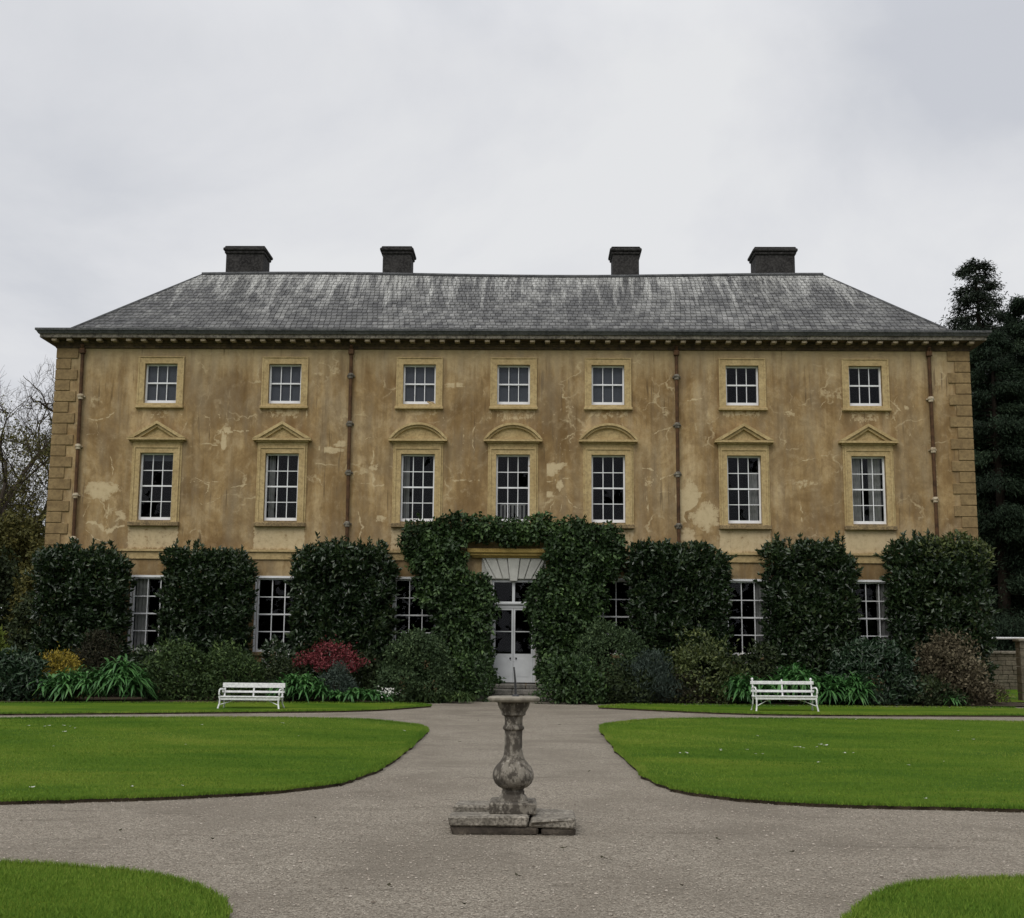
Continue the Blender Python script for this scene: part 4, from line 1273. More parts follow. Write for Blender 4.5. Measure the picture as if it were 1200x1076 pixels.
def wall_shrub(label, x0, x1, ytop, ybot_px=None, mat='laurel', n=11000, Y=39.35, group='clipped evergreen shrubs trained on the house front', top_dev=0.0):
    cx, hw, h = span(x0, x1, ytop, Y)
    lumps = []
    nx = max(3, int(hw * 2 / 0.62)); nz = 8
    for i in range(nx):
        for j in range(nz):
            x = -(hw - 0.1) + 2 * (hw - 0.1) * (i + 0.5) / nx + rng.normal(0, 0.08)
            z = 0.25 + (h - 0.45) * (j + 0.5) / nz + rng.normal(0, 0.10)
            if j == nz - 1: z += rng.normal(0, 0.10) + top_dev
            r = 0.42 * rng.uniform(0.8, 1.25)
            lumps.append((min(max(x, -hw + r * 1.0 + 0.10), hw - r * 1.0 - 0.10), rng.normal(0, 0.10), z, r, 0.42 * rng.uniform(.8, 1.2), r * 1.05))
    P, nn, lt = lump_pts(lumps, int(n * 2.0), 0.5, 1.08, 0.55)
    ok = (P[:, 1] < 0.55) & (P[:, 2] < h + 0.12) & (np.abs(P[:, 0]) < hw - 0.08 + 0.16 * np.sin(P[:, 2] * 3.1 + cx) * np.sin(P[:, 2] * 1.3 + cx * 2 + 3 * (P[:, 0] > 0)) + rng.exponential(0.05, len(P)))
    P, nn, lt = P[ok], nn[ok], lt[ok]
    V = leaf_arrays(P, nn, 0.185, 0.085, 0.35, 0.12, along=0.9)
    # upright young shoots along the clipped top and sides
    SP, SA = [], []
    for _ in range(int(26 * hw)):
        sx = rng.uniform(-hw + 0.42, hw - 0.42); L_ = rng.gamma(2.0, 0.085); lean = rng.normal(0, 0.15)
        sy = rng.normal(0, 0.2)
        for q in range(int(30 + L_ * 60)):
            t = rng.random()
            SP.append((sx + lean * L_ * t, sy, h - 0.45 + (L_ + 0.35) * t)); SA.append((rng.normal(0, .6), rng.normal(0, .6), 0.9))
    for _ in range(34):
        sg = rng.choice((-1, 1)); sz = rng.uniform(0.8, h - 0.2); L_ = rng.gamma(2.0, 0.07); sy = rng.normal(-0.05, 0.2)
        for q in range(int(12 + L_ * 50)):
            t = rng.random()
            SP.append((sg * (hw - 0.22 + L_ * t), sy, sz + 0.5 * L_ * t)); SA.append((sg * 0.7, rng.normal(0, .6), 0.6))
    for _ in range(40):
        sx = rng.uniform(-hw + .3, hw - .3); sz = rng.uniform(0.8, h - 0.3); L_ = rng.gamma(2.0, 0.08)
        for q in range(int(12 + L_ * 50)):
            t = rng.random()
            SP.append((sx + rng.normal(0, .03), -0.40 - 0.6 * L_ * t, sz + L_ * t)); SA.append((rng.normal(0, .6), -0.6, 0.6))
    SP = np.array(SP); SA = np.array(SA)
    V2 = leaf_arrays(SP, np.tile([[0, -0.6, 0.3]], (len(SP), 1)), 0.16, 0.062, axis=SA)
    o = leaf_obj('wall_shrub', np.concatenate([V, V2]), L[mat], None, np.concatenate([rng.beta(2, 2.8, len(P)) + lt, rng.beta(2.4, 2.2, len(SP))]))
    o.location = (cx, Y, 0)
    tag(o, label, 'shrub', group)
    st = MB()
    for k in range(5):
        sx = rng.uniform(-hw * .7, hw * .7)
        st.tube([(sx * .4, 0.25, 0), (sx * .8, 0.2, h * .4), (sx + rng.normal(0, .1), 0.15, h * .85)], [0.05, 0.035, 0.012], 6)
    st.build('stem', M['twig'], o)
    return o


wall_shrub('leftmost clipped dark evergreen wall shrub covering the left house corner', 34, 150, 645, n=13000)
wall_shrub('clipped evergreen wall shrub between the first and second ground floor windows from the left', 183, 297, 648, n=12000)
wall_shrub('wide clipped evergreen wall shrub behind the red bush', 336, 465, 640, n=14000)
wall_shrub('wide clipped evergreen wall shrub just right of the door climber', 733, 860, 642, n=14000)
wall_shrub('square clipped evergreen wall shrub behind the right bench', 893, 1012, 640, n=13000)
s6 = wall_shrub('rightmost clipped evergreen wall shrub over the right house corner with yellowish top', 1039, 1166, 637, n=13500, mat='laurel')

_cx, _hw, _h = span(1039, 1166, 637, 39.35)
P, nn, lt = lump_pts([(_hw * q, -0.05 + rng.normal(0, .05), _h - 0.25 + rng.normal(0, 0.08) - 0.9 * max(0, q - .5), 0.42, 0.42, 0.42) for q in (-0.1, 0.15, 0.4, 0.6, 0.78)], 1500, 0.85, 1.15, 0.7)
leaf_obj('young_foliage', leaf_arrays(P, nn, 0.17, 0.07, 0.5, 0.1, along=0.9), L['varieg'], s6)['label'] = 'yellowish young leaves'


def climber():
    root = empty('climbing_plant', (0, 39.4, 0))
    tag(root, 'leafy climber arching over the white door between the evergreen wall shrubs', 'climber')
    lumps = []
    def add(px, py, r, Y=39.4, ry_=0.4):
        p = at(px, py, Y); lumps.append((p[0], p[1] - 39.4, p[2], r / 36.5, ry_ * rng.uniform(.7, 1.15), r / 36.5 * rng.uniform(.8, 1.1)))
    # left column, arch, right column (outline measured on the facade)
    for py in range(632, 815, 15):
        l, r_ = np.interp(py, [630, 660, 690, 720, 745, 770, 800, 815], [478, 482, 496, 508, 514, 515, 520, 524]), np.interp(py, [630, 655, 668, 685, 720, 745, 770, 790, 815], [538, 542, 556, 574, 572, 570, 574, 576, 574])
        k = max(3, int((r_ - l) / 14))
        for i in range(k): add(l + 9 + (r_ - l - 18) * i / (k - 1) + rng.normal(0, 3), py + rng.normal(0, 4), rng.uniform(11, 17))
    for py in range(630, 815, 15):
        l, r_ = np.interp(py, [630, 655, 690, 710, 740, 770, 815], [646, 644, 622, 622, 632, 632, 634]), np.interp(py, [630, 660, 690, 720, 760, 815], [720, 728, 706, 700, 690, 676])
        k = max(3, int((r_ - l) / 14))
        for i in range(k): add(l + 9 + (r_ - l - 18) * i / (k - 1) + rng.normal(0, 3), py + rng.normal(0, 4), rng.uniform(11, 17))
    for px in range(480, 728, 12):
        c = np.interp(px, [475, 510, 545, 580, 600, 630, 660, 700, 728], [640, 622, 615, 618, 620, 617, 619, 628, 645])
        add(px, c + rng.normal(0, 2), rng.uniform(11, 15), 39.55, 0.3); add(px + 4, c + 10 + rng.normal(0, 2), rng.uniform(8, 10), 39.6, 0.25)
    P, nn, lt = lump_pts(lumps, 52000, 0.5, 1.12, 0.55)
    hx, hz = at(590, 668, 39.4)[[0, 2]]
    keepout = (np.abs(P[:, 0] - hx) < 1.15) & (P[:, 2] > 3.9) & (P[:, 2] < 4.70)      # trimmed clear of the hood
    ok = (P[:, 1] < 0.55) & ~keepout
    P, nn, lt = P[ok], nn[ok], lt[ok]
    V = leaf_arrays(P, nn, 0.15, 0.095, -0.35, 0.2, along=0.7)
    src = rng.choice(len(P), 260, replace=False)
    SP, SA = [], []
    for i in src:
        if P[i, 1] > 0.1: continue
        L_ = rng.gamma(2.2, 0.14); dx = rng.normal(0, 0.35); up_ = rng.random() < 0.3
        for q in range(int(8 + L_ * 26)):
            t = rng.random()
            z = (0.7 * t if up_ else 0.12 * math.sin(3 * t) - 0.8 * t * t) * L_
            SP.append((P[i, 0] + dx * L_ * t + rng.normal(0, .03), P[i, 1] - 0.10 - 0.35 * L_ * math.sin(2.2 * t), P[i, 2] + z)); SA.append((dx + rng.normal(0, .5), -0.4, 0.6 if up_ else -0.7))
    SP = np.array(SP); SA = np.array(SA)
    k2 = ~((np.abs(SP[:, 0] - hx) < 1.1) & (SP[:, 2] > 3.8) & (SP[:, 2] < 4.62)) & ~((np.abs(SP[:, 0] - 0.05) < 0.6) & (SP[:, 2] < 3.8))
    SP, SA = SP[k2], SA[k2]
    V = np.concatenate([V, leaf_arrays(SP, np.tile([[0, -0.8, 0.3]], (len(SP), 1)), 0.13, 0.075, axis=SA)])
    leaf_obj('foliage', V, L['climber'], root, np.concatenate([rng.beta(1.9, 2.7, len(P)) + lt * 1.3, rng.beta(2.4, 2.2, len(SP))]))
    for sx, pts in ((-1, [(530, 815), (525, 740), (505, 660), (560, 625)]), (1, [(660, 815), (668, 740), (690, 660), (640, 625)])):
        s = MB(); s.tube([tuple(at(a, b, 39.55) - np.array([0, 39.4, 0])) for a, b in pts], [0.06, 0.05, 0.04, 0.02], 7)
        s.build('stem', M['twig'], root)
    # trailing sprays
    return root


climber()


def rosette_clump(name, label, x0, x1, ytop, Y, mat, nros=14, nl=26, ll=0.55, lw=0.075, ry_=0.6, cat='perennial', group=None, low=False):
    """drooping strap leaves radiating from many stem tops"""
    cx, rx, h = span(x0, x1, ytop, Y)
    V, Fc, T = [], [], []
    heads = []
    nros = int(nros * 1.9)
    for i in range(nros):
        a = rng.uniform(0, 6.28); q = math.sqrt(rng.random())
        x, y = rx * 0.92 * q * math.cos(a), ry_ * q * math.sin(a)
        hh = h * (1 - 0.30 * q * q) * rng.uniform(0.74, 1.0) - ll * 0.16
        heads.append((x, y, max(hh, 0.12)))
    for (x, y, z) in heads:
        lt = rng.normal(0, 0.1)
        for k in range(nl):
            a = rng.uniform(0, 6.28); el = rng.uniform(-0.1, 1.25); l = ll * rng.uniform(0.55, 1.1); w = lw * rng.uniform(.7, 1.2)
            zb = z - rng.random() * (0.42 * z if not low else 0.05)
            d = np.array([math.cos(a), math.sin(a)]); per = np.array([-d[1], d[0]])
            pts = []
            for s_ in (0, 0.35, 0.7, 1.0):
                r_ = l * s_ * (math.cos(el) * 0.7 + 0.3); zz_ = zb + l * (math.sin(el) * s_ - 0.75 * s_ * s_ * (0.5 + 0.5 * math.cos(el)))
                pts.append((x + d[0] * r_, y + d[1] * r_, max(zz_, 0.02)))
            ws = (w * 0.35, w * 0.95, w * 0.8, 0.004)
            b = len(V)
            for p, ww in zip(pts, ws):
                V.append((p[0] - per[0] * ww / 2, p[1] - per[1] * ww / 2, p[2] + ww * .15)); V.append((p[0] + per[0] * ww / 2, p[1] + per[1] * ww / 2, p[2] + ww * .15))
            t = min(max(rng.beta(2, 2.2) + lt + 0.15 * (zb / max(h, .1) - .6), 0), 1)
            for s_ in range(3):
                Fc.append((b + 2 * s_, b + 2 * s_ + 1, b + 2 * s_ + 3, b + 2 * s_ + 2)); T.append(t)
    Fc = np.array(Fc)
    o = np_mesh(name, np.array(V), Fc.reshape(-1), np.full(len(Fc), 4), mat, None, {'tint': T})
    o.location = (cx, Y, 0)
    tag(o, label, cat, group)
    return o


# bed planting, left to right
bush('shrub', 'small lime yellow shrub at the far left edge of the bed', 'shrub', -30, 18, 735, 37.0, L['limey'], 2600, 0.12, 0.05)
bush('shrub', 'bluish green rhododendron at the left end of the bed', 'shrub', -25, 60, 757, 35.4, L['rhodo'], 5000, 0.17, 0.055, k=18, droop=0.4)
bush('shrub', 'dark brown twiggy shrub behind the yellow bush', 'shrub', 82, 152, 742, 38.2, L['dkbrown'], 4200, 0.10, 0.03)
bush('shrub', 'dark evergreen shrub under the leftmost ground floor window', 'shrub', 135, 190, 756, 38.4, L['laurel'], 2600, 0.14, 0.06)
bush('shrub', 'bright golden yellow bush among the green plants on the left', 'shrub', 42, 94, 764, 35.9, L['yellow'], 4500, 0.075, 0.026, fr=0.36, rag=0.12)
rosette_clump('perennial', 'low strap leaved perennial in front of the golden yellow bush', 42, 122, 778, 35.1, L['lush'], 20, 30)
rosette_clump('perennial', 'taller bright green drooping perennial left of the left bench', 112, 168, 766, 35.3, L['lush'], 16, 34, 0.6)
bush('shrub', 'mid green shrub with small pale leaves under the second wall shrub', 'shrub', 168, 250, 748, 36.6, L['dull'], 6500, 0.10, 0.045, k=20)
bush('shrub', 'dull green shrub directly behind the left bench', 'shrub', 236, 312, 752, 36.4, L['dull'], 6000, 0.10, 0.042, k=20)
bush('shrub', 'dark glossy shrub with white blooms under the second ground floor window', 'shrub', 298, 352, 752, 37.8, L['laurel'], 3400, 0.13, 0.055, flowers=16)
bush('shrub', 'low dark shrub filling between the left bench and the red bush', 'shrub', 300, 372, 772, 36.7, L['hedge'], 3600, 0.10, 0.045)
bush('shrub', 'rounded red leaved acer bush', 'shrub', 338, 434, 757, 36.8, L['red'], 10000, 0.075, 0.028, fr=0.36, droop=0.3, up=0.0, zlow=0.98, k=24, ry_=0.9, rag=0.09)
rosette_clump('perennial', 'bright green leafy perennial just right of the left bench', 318, 386, 786, 35.5, L['lush'], 22, 30, 0.42, 0.06)
bush('shrub', 'small blue grey shrub below the red bush', 'shrub', 374, 420, 782, 36.0, L['blue'], 2600, 0.085, 0.022, up=0.8)
bush('shrub', 'dark evergreen shrub between the red bush and the rounded grey green shrub', 'shrub', 410, 458, 765, 37.6, L['hedge'], 2800, 0.12, 0.05)
rosette_clump('perennial', 'low green leafy edging plant below the red bush', 382, 452, 806, 35.5, L['lush'], 22, 18, 0.28, 0.07, 0.35, low=True)
o = rosette_clump('perennial', 'small pale green plant with white flowers at the lawn edge', 434, 462, 808, 35.6, L['lush'], 8, 16, 0.22, 0.06, 0.2, low=True)
Pf = rng.normal(0, 1, (60, 3)) * (0.13, 0.08, 0.06) + (0.18, -0.1, 0.34)
f = leaf_obj('flowers', leaf_arrays(Pf, np.tile([[0, -1, .3]], (60, 1)), 0.06, 0.045), L['petal'], o); f['label'] = 'white flowers'
bush('shrub', 'rounded grey green shrub left of the door climber', 'shrub', 440, 532, 738, 36.9, L['grey'], 19000, 0.085, 0.040, k=34, fr=0.30)
bush('shrub', 'variegated dark shrub at the foot of the climber left of the door', 'shrub', 520, 578, 766, 37.9, L['climber'], 4200, 0.10, 0.05)
rosette_clump('perennial', 'thin grassy plants left of the doorsteps', 470, 560, 808, 36.6, L['dull'], 22, 22, 0.36, 0.03, 0.4, low=True)
bush('shrub', 'mid green shrub right of the doorsteps', 'shrub', 626, 712, 770, 36.9, L['climber'], 6500, 0.11, 0.05, k=20)
bush('shrub', 'large rounded olive green shrub under the window right of the door', 'shrub', 658, 768, 730, 38.1, L['grey'], 18000, 0.10, 0.036, k=30, fr=0.34, ry_=1.2)
bush('shrub', 'spiky blue grey rosemary shrub in the right bed', 'shrub', 716, 800, 764, 37.6, L['blue'], 7000, 0.13, 0.022, up=1.4, k=18, ry_=1.0)
bush('shrub', 'yellowish green speckled shrub left of the right bench', 'shrub', 776, 868, 744, 37.9, L['varieg'], 9000, 0.10, 0.042, k=24, rag=0.14)
bush('shrub', 'dark brown low shrub at the front between the rosemary and the right bench', 'shrub', 770, 838, 785, 37.6, L['dkbrown'], 4200, 0.085, 0.03)
bush('shrub', 'dark shrub with pale blooms under the window behind the right bench', 'shrub', 852, 918, 756, 38.4, L['hedge'], 4200, 0.12, 0.05, flowers=16)
rosette_clump('perennial', 'bright strap leaved perennial touching the left end of the right bench', 842, 902, 788, 37.3, L['lush'], 16, 28, 0.5)
rosette_clump('perennial', 'tall bright strap leaved perennial behind the right bench', 900, 966, 776, 37.5, L['lush'], 18, 34, 0.6)
rosette_clump('perennial', 'dark strap leaved perennial right of the right bench', 945, 1030, 786, 37.2, L['lush'], 22, 32, 0.6)
bush('shrub', 'dark green rhododendron with white blooms right of the right bench', 'shrub', 966, 1082, 752, 38.0, L['rhodo'], 9000, 0.16, 0.055, k=26, droop=0.4, flowers=16, ry_=1.1)
bush('shrub', 'faded brown hydrangea shrub at the right house corner', 'shrub', 1066, 1156, 748, 38.0, L['brown'], 11000, 0.085, 0.05, k=34, fr=0.28, ry_=1.0, rag=0.13)
bush('shrub', 'low dark green shrub in front of the brown hydrangea', 'shrub', 1060, 1130, 796, 37.4, L['hedge'], 3400, 0.09, 0.045)
rosette_clump('perennial', 'small bright green rosette plant before the brown hydrangea', 1094, 1124, 810, 37.1, L['lush'], 5, 22, 0.36, 0.07, 0.2, low=True)
bush('shrub', 'low rusty brown plant at the right end of the bed', 'shrub', 1146, 1176, 799, 38.2, L['brown'], 1500, 0.09, 0.02, up=0.8)
bush('shrub', 'dark low shrub behind the blue grey rosemary', 'shrub', 700, 770, 780, 37.2, L['hedge'], 4000, 0.10, 0.045)


# ------------------------------------------------------------------ trees
def grow(base, d, length, r, depth, segs, rnd, spread=0.55, upb=0.12, minr=0.006, ratio=0.74):
    p = np.array(base, float); d = np.array(d, float)
    n = 4
    pts = [p.copy()]
    for _ in range(n):
        d = d + rnd.normal(0, 0.13, 3) + np.array([0, 0, upb * 0.3]); d /= np.linalg.norm(d)
        p = p + d * length / n
        pts.append(p.copy())
    segs.append((pts, r, r * 0.62, depth))
    if depth <= 0: return
    nb = rnd.integers(2, 4) + (1 if depth > 4 else 0)
    for k in range(nb):
        t = rnd.uniform(0.35, 1.0) if k else 1.0
        q = pts[min(n, int(round(t * n)))]
        nd = d + rnd.normal(0, spread, 3) + np.array([0, 0, upb]); nd /= np.linalg.norm(nd)
        grow(q, nd, length * ratio * rnd.uniform(0.75, 1.15), max(r * (0.68 if k else 0.78) * (1 - 0.3 * (t < 1)), minr), depth - 1, segs, rnd, spread, upb, minr, ratio)


def branch_tree(name, label, cat, base, height, r, depth, seed, leafmat=None, nleaf=0, leaf=(0.12, 0.07), spread=0.55, upb=0.12, hmax=None, group=None, bark='bark', lean=(0, 0, 1)):
    rnd = np.random.default_rng(seed)
    root = empty(name, base)
    tag(root, label, cat, group)
    segs = []
    grow((0, 0, 0), lean, height * 0.30, r, depth, segs, rnd, spread, upb)
    tk, br = MB(), MB()
    for pts, r0, r1, dp in segs:
        m = tk if dp >= depth - 1 else br
        n = 8 if dp >= depth - 1 else (5 if dp > 1 else 3)
        m.tube([tuple(p) for p in pts], [r0 + (r1 - r0) * i / (len(pts) - 1) for i in range(len(pts))], n, cap=False)
    tk.build('trunk', M[bark], root, weld=False)
    cr = br.build('crown', M['twig'], root, weld=False)
    if nleaf:
        tips = [pts for pts, r0, r1, dp in segs if dp <= 1]
        tp = np.array([q for pts in tips for q in pts[1:]])
        if hmax: tp = tp[(tp[:, 2] < hmax * rng.uniform(0.5, 1.1, len(tp)))]
        i = rng.choice(len(tp), nleaf)
        P = tp[i] + rng.normal(0, 0.16, (nleaf, 3))
        V = leaf_arrays(P, rng.normal(0, 1, (nleaf, 3)), leaf[0], leaf[1], -0.4)
        leaf_obj('leaves', V, leafmat, cr)
    return root


def gb(px, Y): 
    p = at(px, 760, Y); return (p[0], Y, 0.0)


branch_tree('bare_tree', 'tall half bare tree with fine twigs left of the house', 'tree', gb(-12, 56), 19.5, 0.25, 8, 5, L['olive'], 16000, (0.14, 0.08), spread=0.56, upb=0.13, hmax=11.0, lean=(0.04, 0, 1))
branch_tree('bare_tree', 'smaller thin bare tree close to the left house corner', 'tree', gb(20, 60), 18.0, 0.18, 8, 23, L['olive'], 9000, (0.12, 0.07), spread=0.5, upb=0.18, hmax=9.0)
branch_tree('leafy_tree', 'olive brown leafy tree low behind the left wall shrub', 'tree', gb(18, 52), 9.5, 0.16, 6, 9, L['olive'], 15000, (0.19, 0.12), spread=0.6, upb=0.10)
branch_tree('leafy_tree', 'olive brown leafy tree at the left edge of the photo', 'tree', gb(-30, 50), 9.0, 0.16, 6, 12, L['olive'], 12000, (0.19, 0.12), spread=0.6, upb=0.10)
bush('tree_shrub', 'dark tall hedge shrub behind the rhododendron at the left edge', 'shrub', -60, 36, 640, 47.0, L['hedge'], 12000, 0.17, 0.09, k=30, ry_=1.4)
bush('tree_shrub', 'tall dark olive shrub close to the left house corner', 'shrub', 8, 76, 628, 45.5, L['olive'], 9000, 0.16, 0.08, k=26, ry_=1.2)
bush('tree_shrub', 'dark hedge shrub low at the left house corner', 'shrub', 0, 64, 700, 42.0, L['hedge'], 7000, 0.14, 0.07, k=20, ry_=1.0)


def conifer(name, label, px, ytop, Y, rbase, mat, n, seed, zlow=1.0, spray=(0.5, 0.13), gap=0.0, group=None, power=0.8, clump=0.45, droopy=0.5):
    rnd = np.random.default_rng(seed)
    h = at(px, ytop, Y)[2]
    base = (at(px, ytop, Y)[0], Y, 0.0)
    root = empty(name, base)
    tag(root, label, 'tree', group)
    tk = MB(); tk.tube([(0, 0, 0), (0.1, 0, h * 0.5), (0, 0, h * 0.98)], [h * 0.022, h * 0.013, 0.03], 8)
    P, A, T = [], [], []
    nb = int(h * 9)
    for b in range(nb):
        t = rnd.random() ** 0.9
        z = zlow + (h - zlow) * t
        if gap and rnd.random() < gap and 0.15 < t < 0.95: continue
        rr = rbase * (1 - t) ** power * rnd.uniform(0.6, 1.12) + 0.25
        a = rnd.uniform(0, 6.28)
        d = np.array([math.cos(a), math.sin(a), rnd.uniform(-0.25, 0.25)])
        tip = np.array([0, 0, z]) + d * rr
        tk.tube([(0, 0, z), tuple(np.array([0, 0, z]) + d * rr * 0.6), tuple(tip + np.array([0, 0, -0.12 * rr]))], [0.05, 0.03, 0.01], 4, cap=False)
        m = max(12, int(n / nb * (0.35 + 1.3 * (1 - t))))
        s = rnd.uniform(0.25, 1.05, m) ** 0.7
        q = np.array([0, 0, z])[None] + d[None] * rr * s[:, None] + rnd.normal(0, clump, (m, 3)) * np.array([1, 1, 0.55]) * (0.35 + 0.65 * rr / (rbase + .3))
        q[:, 2] -= 0.16 * rr * s * s
        P.append(q)
        A.append(np.tile(d[None] * 0.8 + np.array([[0, 0, -droopy]]), (m, 1)))
        T.append(np.full(m, rnd.normal(0, 0.16)))
    P, A, T = np.concatenate(P), np.concatenate(A), np.concatenate(T)
    V = leaf_arrays(P, np.tile([[0, -0.3, 0.8]], (len(P), 1)) + rnd.normal(0, .3, P.shape), spray[0], spray[1], axis=A + rnd.normal(0, 0.5, A.shape))
    tk.build('trunk', M['bark_dark'], root, weld=False)
    leaf_obj('crown', V, mat, root, rng.beta(2, 2.8, len(P)) + T)
    return root


conifer('pine_tree', 'tall slender pine with gappy crown rising above the right cornice', 1143, 308, 66, 2.3, L['pine'], 80000, 3, zlow=11.0, spray=(0.20, 0.06), gap=0.30, power=0.42, clump=0.34)
conifer('conifer_tree', 'broad dark conifer at the right edge behind the house', 1200, 352, 62, 4.2, L['conifer'], 200000, 4, zlow=0.5, power=0.62, clump=0.45, spray=(0.22, 0.055))
conifer('conifer_tree', 'dark conifer close beside the right house corner', 1160, 392, 58, 3.2, L['conifer'], 150000, 8, zlow=0.4, power=0.6, clump=0.4, spray=(0.21, 0.052))
conifer('conifer_tree', 'dark conifer partly beyond the right edge of the photo', 1245, 385, 58, 4.0, L['conifer'], 110000, 14, zlow=0.4, power=0.6, clump=0.45, spray=(0.24, 0.06))
conifer('conifer_tree', 'dark conifer filling the gap between the pine and the broad conifer', 1180, 366, 68, 3.0, L['conifer'], 120000, 21, zlow=0.4, power=0.55, clump=0.45, spray=(0.22, 0.055))
conifer('conifer_tree', 'low dark conifer behind the stone garden wall', 1192, 560, 60, 3.2, L['conifer'], 110000, 15, zlow=0.2, power=0.5, clump=0.45, spray=(0.22, 0.055))

# ------------------------------------------------------------------ garden wall, rail and pier at the right
p0, p1 = at(1120, 760, 52), at(1330, 760, 52)
gw = empty('garden_wall', ((p0[0] + p1[0]) / 2, 52, 0))
tag(gw, 'low stone garden wall with pale coping right of the house', 'wall')
zt = at(1180, 763, 52)[2]
m = MB()
z = 0.0
while z < zt - 0.13:
    x = p0[0] + random.uniform(-.3, 0)
    hz = random.uniform(0.12, 0.2); z1 = min(z + hz, zt - 0.12)
    while x < p1[0]:
        w_ = random.uniform(0.25, 0.6)
        m.cbox(x + .006, x + w_ - .006, 52 + random.uniform(-.02, .02), 52.35, z + .005, z1 - .005, 0.015)
        x += w_
    z = z1
m.box(p0[0], p1[0], 52.05, 52.3, 0, zt - 0.12)
place(m.build('stonework', M['gardenwall'], weld=False), gw)
m = MB(); x = p0[0]
while x < p1[0]:
    m.cbox(x + .004, x + 0.9 - .004, 51.92, 52.43, zt - 0.118, zt, 0.02, jit=0.006); x += 0.9
place(m.build('coping', M['coping'], weld=False), gw)
rl = empty('rail_fence', ((p0[0] + p1[0]) / 2, 53, 0))
tag(rl, 'thin white rail on posts behind the stone garden wall', 'fence')
zr = at(1180, 748, 53)[2]
m = MB(); m.tube([(p0[0], 53, zr), (p1[0] + 1, 53, zr)], 0.045, 8)
place(m.build('rail', M['bench']), rl)
for x in np.arange(p0[0] + 0.5, p1[0] + 1, 2.4):
    m = MB(); m.cbox(x - .04, x + .04, 52.96, 53.04, 0, zr - 0.04, 0.006)
    place(m.build('post', M['coping'], weld=False), rl)
pp = at(1202, 800, 41)
pr = empty('gate_pier', (pp[0], 41, 0))
tag(pr, 'square stone gate pier with flat cap cut by the right edge of the photo', 'pier')
zp = at(1200, 752, 41)[2]
m = MB(); z = 0.0
while z < zp - 0.02:
    z1 = min(z + 0.28, zp)
    m.cbox(-0.2, 0.2, -0.2, 0.2, z + .004, z1 - .004, 0.012, jit=0.005); z = z1
m.build('shaft', M['gardenwall'], pr, weld=False)
m = MB(); m.cbox(-0.27, 0.27, -0.27, 0.27, zp, zp + 0.10, 0.03); m.build('cap', M['coping'], pr, weld=False)
for (px, py, s, lab) in ((1172, 822, 0.30, 'largest pale edging stone at the right end of the bed'), (1163, 819, 0.2, 'small pale edging stone left of the largest one at the bed end')):
    g_ = gnd(px, py)
    m = MB(); m.cbox(-s * .8, s * .8, -s * .6, s * .6, 0, s * 0.6, s * 0.16, jit=s * 0.1)
    o = m.build('edging_stone', M['coping'], None, weld=False); o.location = (g_[0], min(g_[1], 37.4), 0.0)
    o.rotation_euler = (0, 0, random.uniform(-.5, .5))
    tag(o, lab, 'stone')

